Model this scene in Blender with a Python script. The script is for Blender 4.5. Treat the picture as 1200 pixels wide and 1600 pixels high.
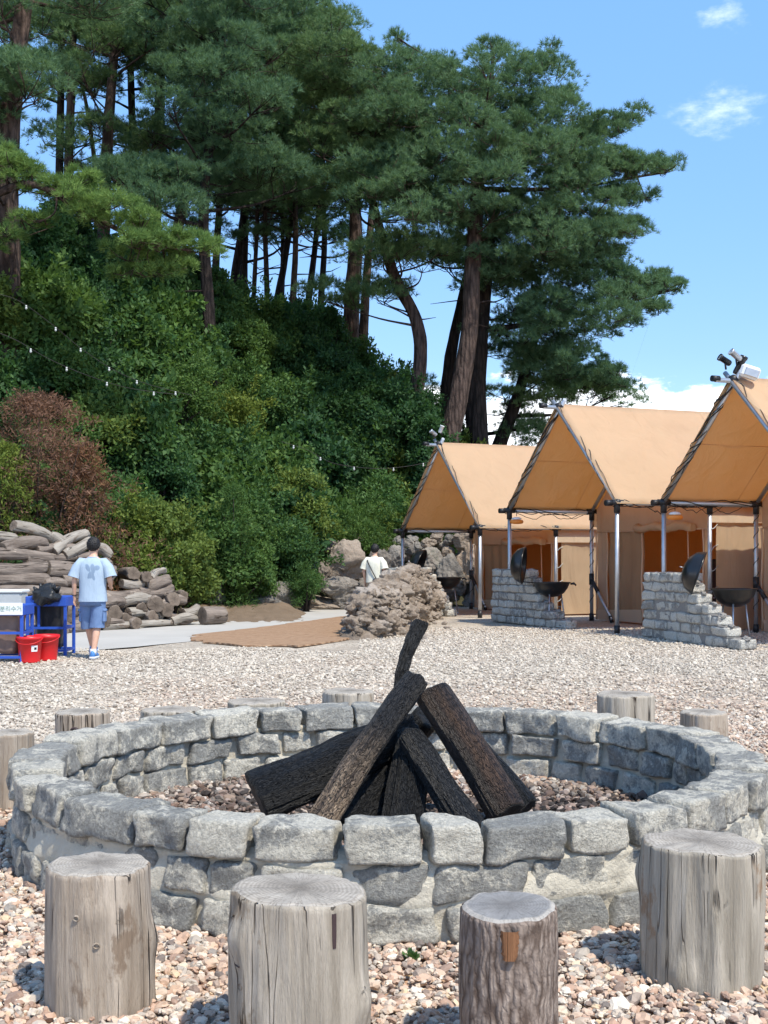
import bpy, math, random
import numpy as np
from mathutils import Vector, Matrix, noise as mnoise
R = math.radians
rng = np.random.default_rng(7)
random.seed(11)
for o in list(bpy.data.objects):
    bpy.data.objects.remove(o)
C = bpy.context.scene.collection
scene = bpy.context.scene

# ---------------------------------------------------------------- camera, sky, sun, exposure
F, CX, HY, CH = 1900.0, 600.0, 868.0, 1.51
cam_d = bpy.data.cameras.new("camera")
cam_d.sensor_fit = 'VERTICAL'; cam_d.sensor_height = 36; cam_d.sensor_width = 27
cam_d.lens = 36 * F / 1600
cam_d.shift_y = (HY - 800) / 1600
cam_d.clip_start = 0.1; cam_d.clip_end = 3000
cam = bpy.data.objects.new("camera", cam_d); C.objects.link(cam)
cam.location = (0, 0, CH); cam.rotation_euler = (R(90), 0, 0)
scene.camera = cam
scene.view_settings.view_transform = 'Standard'
scene.view_settings.look = 'None'
scene.view_settings.gamma = 1
scene.view_settings.use_curve_mapping = False
scene.view_settings.exposure = 0.78
scene.render.resolution_x = 768; scene.render.resolution_y = 1024

SUN = Vector((0.42, -0.55, 1.05)).normalized()       # towards the sun
def nd(nt, typ, ins=None, **props):
    n = nt.nodes.new(typ)
    for k, v in props.items():
        setattr(n, k, v)
    for k, v in (ins or {}).items():
        s = n.inputs[k]
        if isinstance(v, bpy.types.NodeSocket): nt.links.new(v, s)
        else: s.default_value = v
    return n
def ramp(nt, fac, stops, interp='LINEAR'):
    n = nt.nodes.new('ShaderNodeValToRGB'); n.color_ramp.interpolation = interp
    cr = n.color_ramp
    while len(cr.elements) > 1: cr.elements.remove(cr.elements[-1])
    cr.elements[0].position = stops[0][0]
    c = stops[0][1]; cr.elements[0].color = (*c, 1) if not isinstance(c, (int, float)) else (c, c, c, 1)
    for p, c in stops[1:]:
        e = cr.elements.new(p); e.color = (*c, 1) if not isinstance(c, (int, float)) else (c, c, c, 1)
    nt.links.new(fac, n.inputs[0])
    return n.outputs[0]
def mth(nt, op, a, b=0.0, c=None, clamp=False):
    d = {0: a, 1: b}
    if c is not None: d[2] = c
    return nd(nt, 'ShaderNodeMath', d, operation=op, use_clamp=clamp).outputs[0]
def mixc(nt, fac, a, b, bt='MIX'):
    n = nt.nodes.new('ShaderNodeMix'); n.data_type = 'RGBA'; n.blend_type = bt
    for k, v in ((0, fac), (6, a), (7, b)):
        if isinstance(v, bpy.types.NodeSocket): nt.links.new(v, n.inputs[k])
        elif k: n.inputs[k].default_value = (*v, 1)
        else: n.inputs[k].default_value = v
    return n.outputs[2]
def noi(nt, vec, scale, detail=4, rough=0.55, dist=0.0, out=0):
    return nd(nt, 'ShaderNodeTexNoise', {'Vector': vec, 'Scale': scale, 'Detail': detail, 'Roughness': rough, 'Distortion': dist}).outputs[out]

world = bpy.data.worlds.new("World"); scene.world = world; world.use_nodes = True
wt = world.node_tree; wt.nodes.clear()
sky = nd(wt, 'ShaderNodeTexSky', sky_type='NISHITA', sun_disc=False)
sky.sun_elevation = math.asin(SUN.z); sky.sun_rotation = math.atan2(SUN.x, SUN.y)
sky.altitude = 300; sky.air_density = 1.0; sky.dust_density = 0.3; sky.ozone_density = 1.6
tc = nd(wt, 'ShaderNodeTexCoord'); g = tc.outputs['Generated']
sep = nd(wt, 'ShaderNodeSeparateXYZ', {0: g})
# low cumulus bank: elevation z/|xy| small, ragged top; plus two small wisps
stretch = nd(wt, 'ShaderNodeMapping', {'Vector': g, 'Scale': (1, 1, 2.2)}).outputs[0]
n1 = noi(wt, stretch, 9.0, 8, 0.62)
n2 = noi(wt, stretch, 42.0, 5, 0.6)
nn = mth(wt, 'ADD', mth(wt, 'MULTIPLY', n1, 0.72), mth(wt, 'MULTIPLY', n2, 0.28))
band = nd(wt, 'ShaderNodeMapRange', {'Value': sep.outputs['Z'], 'From Min': 0.10, 'From Max': 0.175, 'To Min': 0.26, 'To Max': -0.10}).outputs[0]
bank = nd(wt, 'ShaderNodeMapRange', {'Value': mth(wt, 'ADD', nn, band), 'From Min': 0.565, 'From Max': 0.66}, interpolation_type='SMOOTHSTEP').outputs[0]
def wisp(px, py, sx, sy):
    c = Vector(((px - CX) / F, 1, (HY - py) / F)).normalized()
    v = nd(wt, 'ShaderNodeVectorMath', {0: g, 1: tuple(c)}, operation='SUBTRACT').outputs[0]
    v = nd(wt, 'ShaderNodeVectorMath', {0: v, 1: (1 / sx, 1 / sx, 1 / sy)}, operation='MULTIPLY').outputs[0]
    L = nd(wt, 'ShaderNodeVectorMath', {0: v}, operation='LENGTH').outputs['Value']
    a = mth(wt, 'SUBTRACT', 1.0, L)
    a = mth(wt, 'ADD', a, mth(wt, 'MULTIPLY', mth(wt, 'SUBTRACT', n2, 0.5), 2.4))
    return nd(wt, 'ShaderNodeMapRange', {'Value': a, 'From Min': 0.1, 'From Max': 1.7, 'To Max': 0.6}, interpolation_type='SMOOTHSTEP').outputs[0]
cl = mth(wt, 'MAXIMUM', bank, mth(wt, 'MAXIMUM', wisp(1122, 172, .036, .020), wisp(1130, 26, .020, .013)))
skyc = mixc(wt, 1.0, sky.outputs[0], ramp(wt, sep.outputs['Z'], [(0.0, (.60, .66, .74)), (.16, (.62, .72, .84)), (.26, (.70, .86, 1.0)), (.42, (.86, 1.10, 1.22)), (1.0, (.90, 1.05, 1.1))]), 'MULTIPLY')
shade = mixc(wt, n2, (5.6, 6.3, 7.2), (9.0, 9.1, 9.3))
colr = mixc(wt, cl, skyc, shade)
bg = nd(wt, 'ShaderNodeBackground', {'Color': colr, 'Strength': 0.15})
nd(wt, 'ShaderNodeOutputWorld', {'Surface': bg.outputs[0]})

sun_d = bpy.data.lights.new("sun", 'SUN'); sun_d.energy = 3.2; sun_d.angle = R(1.2); sun_d.color = (1.0, 0.93, 0.81)
sun = bpy.data.objects.new("sun", sun_d); C.objects.link(sun)
sun.rotation_euler = SUN.to_track_quat('Z', 'Y').to_euler()

# ---------------------------------------------------------------- helpers
def P(px, py, d):
    return Vector(((px - CX) / F * d, d, CH - (py - HY) / F * d))
def G(px, d, z=0.0):
    return Vector(((px - CX) / F * d, d, z))
def tag(o, label=None, cat=None, group=None, kind=None):
    if label: o['label'] = label
    if cat: o['category'] = cat
    if group: o['group'] = group
    if kind: o['kind'] = kind
    return o
def empty(name, loc, label, cat, group=None, rz=0.0):
    o = bpy.data.objects.new(name, None); C.objects.link(o)
    o.location = loc; o.rotation_euler = (0, 0, rz); o.empty_display_size = 0.2
    return tag(o, label, cat, group)
def npmesh(name, V, Fc, mats, parent=None, smooth=False, attrs=None, matidx=None):
    """V (n,3) ; Fc (m,k) uniform polygons"""
    V = np.ascontiguousarray(V, dtype=np.float32); Fc = np.ascontiguousarray(Fc, dtype=np.int32)
    me = bpy.data.meshes.new(name)
    m, k = Fc.shape
    me.vertices.add(len(V)); me.vertices.foreach_set('co', V.ravel())
    me.loops.add(m * k); me.loops.foreach_set('vertex_index', Fc.ravel())
    me.polygons.add(m); me.polygons.foreach_set('loop_start', np.arange(0, m * k, k, dtype=np.int32))
    me.polygons.foreach_set('loop_total', np.full(m, k, dtype=np.int32))
    me.polygons.foreach_set('use_smooth', np.full(m, smooth, dtype=bool))
    for a, arr in (attrs or {}).items():
        at = me.attributes.new(a, 'FLOAT', 'POINT'); at.data.foreach_set('value', np.ascontiguousarray(arr, dtype=np.float32))
    for mm in (mats if isinstance(mats, (list, tuple)) else [mats]): me.materials.append(mm)
    if matidx is not None: me.polygons.foreach_set('material_index', np.ascontiguousarray(matidx, dtype=np.int32))
    me.update(calc_edges=True)
    o = bpy.data.objects.new(name, me); C.objects.link(o)
    if parent is not None: o.parent = parent
    return o

class MB:
    """collects shapes, then links them as ONE mesh object"""
    def __init__(s): s.v = []; s.f = []; s.m = []; s.sm = []; s.uv = []; s.a = []
    def add(s, vs, fs, mi=0, smooth=True, uvs=None, a=0.0):
        o = len(s.v); s.v += [tuple(v) for v in vs]; s.a += ([a] * len(vs) if not hasattr(a, '__len__') else list(a))
        for i, f in enumerate(fs):
            s.f.append(tuple(o + j for j in f)); s.m.append(mi if not hasattr(mi, '__len__') else mi[i]); s.sm.append(smooth)
            s.uv.append(uvs[i] if uvs else None)
        return s
    def box(s, c, size, mi=0, rot=None, bevel=0.0, a=0.0):
        hx, hy, hz = size[0] / 2, size[1] / 2, size[2] / 2
        b = min(bevel, hx * .9, hy * .9, hz * .9)
        M = rot if rot is not None else Matrix.Identity(3); c = Vector(c)
        if b <= 0:
            vs = [Vector((x, y, z)) for x in (-hx, hx) for y in (-hy, hy) for z in (-hz, hz)]
            fs = [(0, 1, 3, 2), (4, 6, 7, 5), (0, 4, 5, 1), (2, 3, 7, 6), (0, 2, 6, 4), (1, 5, 7, 3)]
            return s.add([c + M @ v for v in vs], fs, mi, False, a=a)
        vs = []; fs = []; idx = {}
        for sx in (-1, 1):
            for sy in (-1, 1):
                for sz in (-1, 1):
                    for ax in range(3):
                        p = [sx * (hx - b), sy * (hy - b), sz * (hz - b)]
                        p[ax] = (sx * hx, sy * hy, sz * hz)[ax]
                        idx[(sx, sy, sz, ax)] = len(vs); vs.append(Vector(p))
        for ax in range(3):
            o1, o2 = [(1, 2), (0, 2), (0, 1)][ax]
            for sg in (-1, 1):
                q = []
                for a1, a2 in ((-1, -1), (1, -1), (1, 1), (-1, 1)):
                    k = [0, 0, 0]; k[ax] = sg; k[o1] = a1; k[o2] = a2; q.append(idx[(*k, ax)])
                fs.append(tuple(q))
            for a1 in (-1, 1):
                for a2 in (-1, 1):
                    q = []
                    for sg, axx in ((-1, o1), (1, o1), (1, o2), (-1, o2)):
                        k = [0, 0, 0]; k[ax] = sg; k[o1] = a1; k[o2] = a2; q.append(idx[(*k, axx)])
                    fs.append(tuple(q))
        for sx in (-1, 1):
            for sy in (-1, 1):
                for sz in (-1, 1): fs.append(tuple(idx[(sx, sy, sz, k)] for k in range(3)))
        return s.add([c + M @ v for v in vs], fs, mi, False, a=a)
    def tube(s, pts, rad, seg=8, mi=0, caps=True, capmi=None, a=0.0, wob=0.0, smooth=True):
        pts = [Vector(p) for p in pts]; n = len(pts)
        if not hasattr(rad, '__len__'): rad = [rad] * n
        t0 = (pts[1] - pts[0]).normalized()
        up = Vector((0, 0, 1)) if abs(t0.z) < .9 else Vector((1, 0, 0))
        u = t0.cross(up).normalized(); vs = []; fs = []
        for i, p in enumerate(pts):
            t = (pts[min(i + 1, n - 1)] - pts[max(i - 1, 0)]).normalized()
            u = (u - t * u.dot(t)).normalized(); w = t.cross(u)
            for k in range(seg):
                an = 2 * math.pi * k / seg
                d = u * math.cos(an) + w * math.sin(an); r = rad[i]
                if wob: r *= 1 + wob * mnoise.noise(p * 1.7 + d * 1.3)
                vs.append(p + d * r)
        for i in range(n - 1):
            for k in range(seg):
                k2 = (k + 1) % seg
                fs.append((i * seg + k, i * seg + k2, (i + 1) * seg + k2, (i + 1) * seg + k))
        s.add(vs, fs, mi, smooth, a=a)
        if caps:
            b = len(s.v) - n * seg
            cm = mi if capmi is None else capmi
            s.f.append(tuple(b + k for k in range(seg - 1, -1, -1))); s.m.append(cm); s.sm.append(False); s.uv.append(None)
            s.f.append(tuple(b + (n - 1) * seg + k for k in range(seg))); s.m.append(cm); s.sm.append(False); s.uv.append(None)
        return s
    def lathe(s, prof, seg=24, mi=0, c=(0, 0, 0), rot=None, sx=1.0, sy=1.0, a=0.0):
        c = Vector(c); M = rot if rot is not None else Matrix.Identity(3); vs = []; fs = []
        for r, z in prof:
            for k in range(seg):
                an = 2 * math.pi * k / seg
                vs.append(c + M @ Vector((r * math.cos(an) * sx, r * math.sin(an) * sy, z)))
        for i in range(len(prof) - 1):
            for k in range(seg):
                k2 = (k + 1) % seg
                fs.append((i * seg + k, i * seg + k2, (i + 1) * seg + k2, (i + 1) * seg + k))
        return s.add(vs, fs, mi, True, a=a)
    def loft(s, rings, mi=0, caps=True, a=0.0):
        n = len(rings[0]); vs = [p for r in rings for p in r]; fs = []
        for i in range(len(rings) - 1):
            for k in range(n):
                k2 = (k + 1) % n
                fs.append((i * n + k, i * n + k2, (i + 1) * n + k2, (i + 1) * n + k))
        if caps:
            fs.append(tuple(range(n - 1, -1, -1))); fs.append(tuple((len(rings) - 1) * n + k for k in range(n)))
        return s.add(vs, fs, mi, True, a=a)
    def build(s, name, mats, parent=None, loc=None, attr=None, mods=None):
        me = bpy.data.meshes.new(name)
        off = Vector(loc) if loc is not None else Vector((0, 0, 0))
        me.from_pydata([Vector(v) - off for v in s.v], [], s.f)
        for m in (mats if isinstance(mats, (list, tuple)) else [mats]): me.materials.append(m)
        me.polygons.foreach_set('material_index', s.m); me.polygons.foreach_set('use_smooth', s.sm)
        if any(u is not None for u in s.uv):
            l = me.uv_layers.new(name='UVMap'); i = 0; buf = []
            for f, u in zip(s.f, s.uv):
                for k in range(len(f)): buf += list(u[k]) if u is not None else [0.0, 0.0]
            l.data.foreach_set('uv', buf)
        if attr:
            at = me.attributes.new(attr, 'FLOAT', 'POINT'); at.data.foreach_set('value', s.a)
        me.update()
        o = bpy.data.objects.new(name, me); C.objects.link(o)
        if loc is not None: o.location = off
        if parent is not None: o.parent = parent
        return o

def copy_tree(o, parent=None):
    c = o.copy(); C.objects.link(c); c.parent = parent
    for ch in list(o.children): copy_tree(ch, c)
    return c

def rock_geo(size, seed, sub=3, rough=.28, flat=1.0, ang=0.0):
    """angular rounded rock: returns verts, faces centred at 0"""
    V, Fx = ICO[sub]
    rr = random.Random(seed); off = Vector((rr.uniform(-50, 50), rr.uniform(-50, 50), rr.uniform(-50, 50)))
    pl = []
    for _ in range(9):
        n = Vector((rr.gauss(0, 1), rr.gauss(0, 1), rr.gauss(0, .8))).normalized(); pl.append((n, rr.uniform(.62, .9)))
    out = []
    for v in V:
        d = Vector(v); r = 1.0
        for n, k in pl:
            q = d.dot(n)
            if q * r > k: r = k / q
        r *= 1 + rough * .5 * mnoise.noise(d * 1.6 + off) + rough * .28 * mnoise.noise(d * 4.5 + off) + rough * .1 * mnoise.noise(d * 11 + off)
        p = d * r
        out.append(Vector((p.x * size[0], p.y * size[1], p.z * size[2])))
    return out, Fx
def make_ico():
    t = (1 + 5 ** .5) / 2
    v = [(-1, t, 0), (1, t, 0), (-1, -t, 0), (1, -t, 0), (0, -1, t), (0, 1, t), (0, -1, -t), (0, 1, -t), (t, 0, -1), (t, 0, 1), (-t, 0, -1), (-t, 0, 1)]
    v = [Vector(x).normalized() for x in v]
    f = [(0, 11, 5), (0, 5, 1), (0, 1, 7), (0, 7, 10), (0, 10, 11), (1, 5, 9), (5, 11, 4), (11, 10, 2), (10, 7, 6), (7, 1, 8), (3, 9, 4), (3, 4, 2), (3, 2, 6), (3, 6, 8), (3, 8, 9), (4, 9, 5), (2, 4, 11), (6, 2, 10), (8, 6, 7), (9, 8, 1)]
    res = [(list(v), list(f))]
    for _ in range(4):
        v = list(v); nf = []; cache = {}
        def mid(a, b):
            k = (min(a, b), max(a, b))
            if k not in cache:
                cache[k] = len(v); v.append(((v[a] + v[b]) / 2).normalized())
            return cache[k]
        for a, b, c in f:
            x, y, z = mid(a, b), mid(b, c), mid(c, a); nf += [(a, x, z), (b, y, x), (c, z, y), (x, y, z)]
        f = nf; res.append((list(v), list(f)))
    return res
ICO = make_ico()

# ---------------------------------------------------------------- materials
def newmat(name):
    m = bpy.data.materials.new(name); m.use_nodes = True; nt = m.node_tree; nt.nodes.clear()
    return m, nt
def finish(nt, color, rough=.8, bump=None, bstr=.3, bdist=.02, metal=0.0, spec=.3, transl=None, tfac=.3, **kw):
    ins = {'Base Color': color if isinstance(color, bpy.types.NodeSocket) else (*color, 1), 'Roughness': rough, 'Metallic': metal, 'Specular IOR Level': spec}
    b = nd(nt, 'ShaderNodeBsdfPrincipled', ins)
    nrm = None
    if bump is not None:
        nrm = nd(nt, 'ShaderNodeBump', {'Height': bump, 'Strength': bstr, 'Distance': bdist}).outputs[0]
        nt.links.new(nrm, b.inputs['Normal'])
    out = b.outputs[0]
    if transl is not None:
        t = nd(nt, 'ShaderNodeBsdfTranslucent', {'Color': transl if isinstance(transl, bpy.types.NodeSocket) else (*transl, 1)})
        out = nd(nt, 'ShaderNodeMixShader', {0: tfac, 1: out, 2: t.outputs[0]}).outputs[0]
    nd(nt, 'ShaderNodeOutputMaterial', {'Surface': out})
def oc(nt): return nd(nt, 'ShaderNodeTexCoord').outputs['Object']
def wpos(nt): return nd(nt, 'ShaderNodeNewGeometry').outputs['Position']
def attr(nt, name): return nd(nt, 'ShaderNodeAttribute', attribute_name=name).outputs['Fac']
def simple(name, color, rough=.6, metal=0.0, spec=.4, var=.12, scale=20, bstr=.1):
    m, nt = newmat(name); v = wpos(nt); n = noi(nt, v, scale, 5)
    c = mixc(nt, n, tuple(x * (1 - var) for x in color), tuple(min(1, x * (1 + var)) for x in color))
    finish(nt, c, rough, n, bstr, .01, metal, spec); return m

PEB = [(0, (.10, .08, .072)), (.10, (.27, .17, .125)), (.22, (.42, .27, .19)), (.36, (.52, .39, .29)), (.5, (.33, .30, .265)), (.62, (.60, .52, .43)), (.74, (.46, .32, .235)), (.84, (.20, .185, .17)), (.93, (.72, .67, .59)), (1, (.55, .41, .25))]
PEBG = [(0, (.28, .26, .23)), (.25, (.37, .345, .30)), (.5, (.44, .415, .365)), (.75, (.50, .47, .41)), (1, (.60, .57, .50))]
def gravel_mix(nt, r, pos):
    s = nd(nt, 'ShaderNodeSeparateXYZ', {0: pos})
    gy = nd(nt, 'ShaderNodeMapRange', {'Value': s.outputs[1], 'From Min': 8.5, 'From Max': 15.5}).outputs[0]
    gx = nd(nt, 'ShaderNodeMapRange', {'Value': s.outputs[0], 'From Min': -1.2, 'From Max': -3.0}).outputs[0]
    gy2 = nd(nt, 'ShaderNodeMapRange', {'Value': s.outputs[1], 'From Min': 7.5, 'From Max': 9.5}).outputs[0]
    f = mth(nt, 'MAXIMUM', gy, mth(nt, 'MULTIPLY', gx, gy2))
    f = mth(nt, 'ADD', f, mth(nt, 'MULTIPLY', mth(nt, 'SUBTRACT', noi(nt, pos, .5, 4), .5), 1.1), clamp=True)
    return mixc(nt, 1.0, mixc(nt, mth(nt, 'MULTIPLY', f, .85), ramp(nt, r, PEB), ramp(nt, r, PEBG)), (1.07, 1.01, .94), 'MULTIPLY')
def m_ground():
    m, nt = newmat('gravel_ground'); pos = wpos(nt)
    vo = nd(nt, 'ShaderNodeTexVoronoi', {'Vector': pos, 'Scale': 30.0, 'Randomness': 1.0})
    r = nd(nt, 'ShaderNodeSeparateColor', {0: vo.outputs['Color']}).outputs[0]
    c = gravel_mix(nt, r, pos)
    dk = nd(nt, 'ShaderNodeMapRange', {'Value': vo.outputs['Distance'], 'From Min': .45, 'From Max': .9, 'To Min': 1, 'To Max': .7}).outputs[0]
    c = mixc(nt, 1.0, c, nd(nt, 'ShaderNodeCombineColor', {0: dk, 1: dk, 2: dk}).outputs[0], 'MULTIPLY')
    big = noi(nt, pos, .9, 5)
    bb = nd(nt, 'ShaderNodeMapRange', {'Value': big, 'From Min': .3, 'From Max': .7, 'To Min': .82, 'To Max': 1.12}).outputs[0]
    c = mixc(nt, 1.0, c, nd(nt, 'ShaderNodeCombineColor', {0: bb, 1: bb, 2: bb}).outputs[0], 'MULTIPLY')
    h = mth(nt, 'ADD', mth(nt, 'MULTIPLY', vo.outputs['Distance'], -1.0), mth(nt, 'MULTIPLY', noi(nt, pos, 3.0, 3), 2.0))
    finish(nt, c, .9, h, .8, .02, spec=.2); return m
def m_pebble():
    m, nt = newmat('pebble'); pos = wpos(nt)
    c = gravel_mix(nt, attr(nt, 'rnd'), pos)
    n = noi(nt, pos, 160, 3); c = mixc(nt, mth(nt, 'MULTIPLY', n, .5), c, mixc(nt, .5, c, (.6, .56, .5)))
    finish(nt, c, .82, n, .25, .004, spec=.25); return m
def m_charpebble():
    m, nt = newmat('charred_pebble'); pos = wpos(nt); r = attr(nt, 'rnd'); ch = attr(nt, 'char')
    c = mixc(nt, ch, ramp(nt, r, PEB), ramp(nt, r, [(0, (.02, .018, .017)), (.6, (.06, .05, .045)), (.85, (.22, .15, .12)), (1, (.4, .33, .28))]))
    finish(nt, c, .85, noi(nt, pos, 160, 3), .25, .004, spec=.2); return m
def m_soil():
    m, nt = newmat('hill_soil'); pos = wpos(nt); n = noi(nt, pos, 1.4, 8, .65); n2 = noi(nt, pos, 14, 6)
    c = mixc(nt, n2, ramp(nt, n, [(.3, (.02, .025, .012)), (.5, (.05, .045, .025)), (.72, (.12, .09, .055))]), (.05, .05, .025))
    finish(nt, c, .95, n2, .7, .08, spec=.1); return m
def m_concrete(name='concrete_path', base=(.50, .48, .44)):
    m, nt = newmat(name); pos = wpos(nt); n = noi(nt, pos, .8, 8, .6); n2 = noi(nt, pos, 30, 5)
    c = mixc(nt, n, tuple(x * .74 for x in base), tuple(x * 1.12 for x in base)); c = mixc(nt, mth(nt, 'MULTIPLY', n2, .35), c, (.30, .28, .25))
    finish(nt, c, .9, n2, .3, .01, spec=.2); return m
def m_mat():
    m, nt = newmat('coir_mat'); pos = wpos(nt)
    w = nd(nt, 'ShaderNodeTexWave', {'Vector': nd(nt, 'ShaderNodeMapping', {'Vector': pos, 'Rotation': (0, 0, R(65))}).outputs[0], 'Scale': 1.9, 'Distortion': 5.0, 'Detail': 3.0, 'Detail Scale': 2.0}).outputs['Fac']
    n = noi(nt, pos, 22, 6)
    c = mixc(nt, w, (.22, .13, .075), (.46, .31, .20)); c = mixc(nt, mth(nt, 'MULTIPLY', n, .6), c, (.30, .19, .12))
    finish(nt, c, .95, mth(nt, 'ADD', w, mth(nt, 'MULTIPLY', n, .7)), .8, .03, spec=.1); return m
def m_stone(name='cut_stone', dark=(.225, .22, .20), light=(.78, .73, .62), bias=0.0, sc=1.0):
    m, nt = newmat(name); pos = wpos(nt); a = attr(nt, 'tint')
    n = noi(nt, pos, 8 * sc, 9, .74, .1); n2 = noi(nt, pos, 60 * sc, 6, .75); n3 = noi(nt, pos, 2.4 * sc, 4)
    f = mth(nt, 'ADD', mth(nt, 'MULTIPLY', n, 2.3), mth(nt, 'ADD', mth(nt, 'MULTIPLY', a, .62), bias - .98))
    f = nd(nt, 'ShaderNodeMapRange', {'Value': f, 'From Min': .28, 'From Max': .5}, interpolation_type='SMOOTHSTEP').outputs[0]
    # pale scratches / cleavage lines
    wv = nd(nt, 'ShaderNodeTexVoronoi', {'Vector': nd(nt, 'ShaderNodeVectorMath', {0: pos, 1: nd(nt, 'ShaderNodeVectorMath', {0: noi(nt, pos, 5, 3, out=1), 'Scale': .35}, operation='SCALE').outputs[0]}, operation='ADD').outputs[0], 'Scale': 9 * sc}, feature='DISTANCE_TO_EDGE').outputs['Distance']
    line = nd(nt, 'ShaderNodeMapRange', {'Value': wv, 'From Min': 0.0, 'From Max': .05, 'To Min': .55, 'To Max': 0}).outputs[0]
    spk = ramp(nt, n2, [(.3, .62), (.7, 1.4)])
    dk = mixc(nt, n3, dark, tuple(x * 1.9 for x in dark))
    lt = mixc(nt, n3, light, (light[0] * .72, light[1] * .72, light[2] * .70))
    c = mixc(nt, mth(nt, 'MAXIMUM', f, mth(nt, 'MULTIPLY', line, n)), dk, lt); c = mixc(nt, 1.0, c, spk, 'MULTIPLY')
    finish(nt, c, .85, mth(nt, 'ADD', mth(nt, 'MULTIPLY', n, 1.6), mth(nt, 'MULTIPLY', n2, .35)), 1.0, .045, spec=.25); return m
def m_mortar():
    m, nt = newmat('mortar'); pos = wpos(nt); n = noi(nt, pos, 9, 8, .7); n2 = noi(nt, pos, 70, 5, .7)
    c = mixc(nt, n, (.40, .36, .285), (.74, .68, .55)); c = mixc(nt, mth(nt, 'MULTIPLY', n2, .4), c, (.5, .46, .38))
    finish(nt, c, .92, mth(nt, 'ADD', n, mth(nt, 'MULTIPLY', n2, .4)), .8, .03, spec=.15); return m
def m_boulder():
    m, nt = newmat('boulder_rock'); pos = wpos(nt); a = attr(nt, 'tint')
    n = noi(nt, pos, 1.6, 8, .65, .4); n2 = noi(nt, pos, 12, 8, .7)
    c = ramp(nt, n, [(.28, (.06, .057, .052)), (.45, (.20, .185, .165)), (.6, (.33, .30, .26)), (.75, (.19, .20, .16))])
    c = mixc(nt, mth(nt, 'MULTIPLY', n2, .5), c, (.16, .15, .14)); c = mixc(nt, a, c, mixc(nt, n2, (.30, .21, .145), (.48, .39, .30)))
    finish(nt, c, .92, mth(nt, 'ADD', n, mth(nt, 'MULTIPLY', n2, .5)), .9, .12, spec=.15); return m
def m_rubble():
    m, nt = newmat('rubble_rock'); pos = wpos(nt); a = attr(nt, 'tint'); n = noi(nt, pos, 4, 7, .68); n2 = noi(nt, pos, 26, 7, .75)
    c = mixc(nt, a, ramp(nt, n, [(.3, (.12, .095, .075)), (.5, (.27, .215, .165)), (.7, (.40, .335, .27))]), mixc(nt, n2, (.36, .31, .26), (.52, .45, .38)))
    finish(nt, c, .95, mth(nt, 'ADD', n, mth(nt, 'MULTIPLY', n2, .6)), .9, .07, spec=.1); return m
def m_weathered(name, c0, c1, crack=(.05, .035, .025), patch=None, sx=14.0, sz=1.4, pf=.62, cs=6.0, bark=0.0):
    """weathered wood, grain along local Z, dark checks that run with it"""
    m, nt = newmat(name); v = oc(nt)
    oi = nd(nt, 'ShaderNodeObjectInfo').outputs['Random']
    sh = nd(nt, 'ShaderNodeCombineXYZ', {0: mth(nt, 'MULTIPLY', oi, 40.0), 1: mth(nt, 'MULTIPLY', oi, 17.0), 2: mth(nt, 'MULTIPLY', oi, 31.0)}).outputs[0]
    v = nd(nt, 'ShaderNodeVectorMath', {0: v, 1: sh}, operation='ADD').outputs[0]
    g1 = noi(nt, nd(nt, 'ShaderNodeMapping', {'Vector': v, 'Scale': (sx, sx, sz)}).outputs[0], 1.0, 8, .7, .5)
    g2 = noi(nt, nd(nt, 'ShaderNodeMapping', {'Vector': v, 'Scale': (sx * 5, sx * 5, sz * 2.5)}).outputs[0], 1.0, 6, .7)
    ck = noi(nt, nd(nt, 'ShaderNodeMapping', {'Vector': v, 'Scale': (cs * 2.2, cs * 2.2, .17 * cs * .4)}).outputs[0], 1.0, 3, .5, .25)
    ck = mth(nt, 'ABSOLUTE', mth(nt, 'SUBTRACT', ck, .5))
    ckm = nd(nt, 'ShaderNodeMapRange', {'Value': ck, 'From Min': 0.0, 'From Max': .014, 'To Min': 1, 'To Max': 0}).outputs[0]
    gate = nd(nt, 'ShaderNodeMapRange', {'Value': noi(nt, v, 2.3, 3), 'From Min': .42, 'From Max': .55}).outputs[0]
    ckm = mth(nt, 'MULTIPLY', ckm, gate)
    c = mixc(nt, ramp(nt, g1, [(.32, 0.0), (.68, 1.0)]), c0, c1)
    c = mixc(nt, mth(nt, 'MULTIPLY', g2, .55), c, tuple(x * .55 for x in c0))
    if patch is not None:
        pn = noi(nt, nd(nt, 'ShaderNodeMapping', {'Vector': v, 'Scale': (1, 1, .6)}).outputs[0], 5.0, 6, .65)
        pm = nd(nt, 'ShaderNodeMapRange', {'Value': pn, 'From Min': pf, 'From Max': pf + .05}).outputs[0]
        c = mixc(nt, mth(nt, 'MULTIPLY', pm, .8), c, patch)
    c = mixc(nt, ckm, c, crack)
    h = mth(nt, 'SUBTRACT', mth(nt, 'ADD', mth(nt, 'MULTIPLY', g1, .9), mth(nt, 'MULTIPLY', g2, .5)), mth(nt, 'MULTIPLY', ckm, 1.2))
    finish(nt, c, .88, h, 1.0, .022, spec=.2); return m
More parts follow.
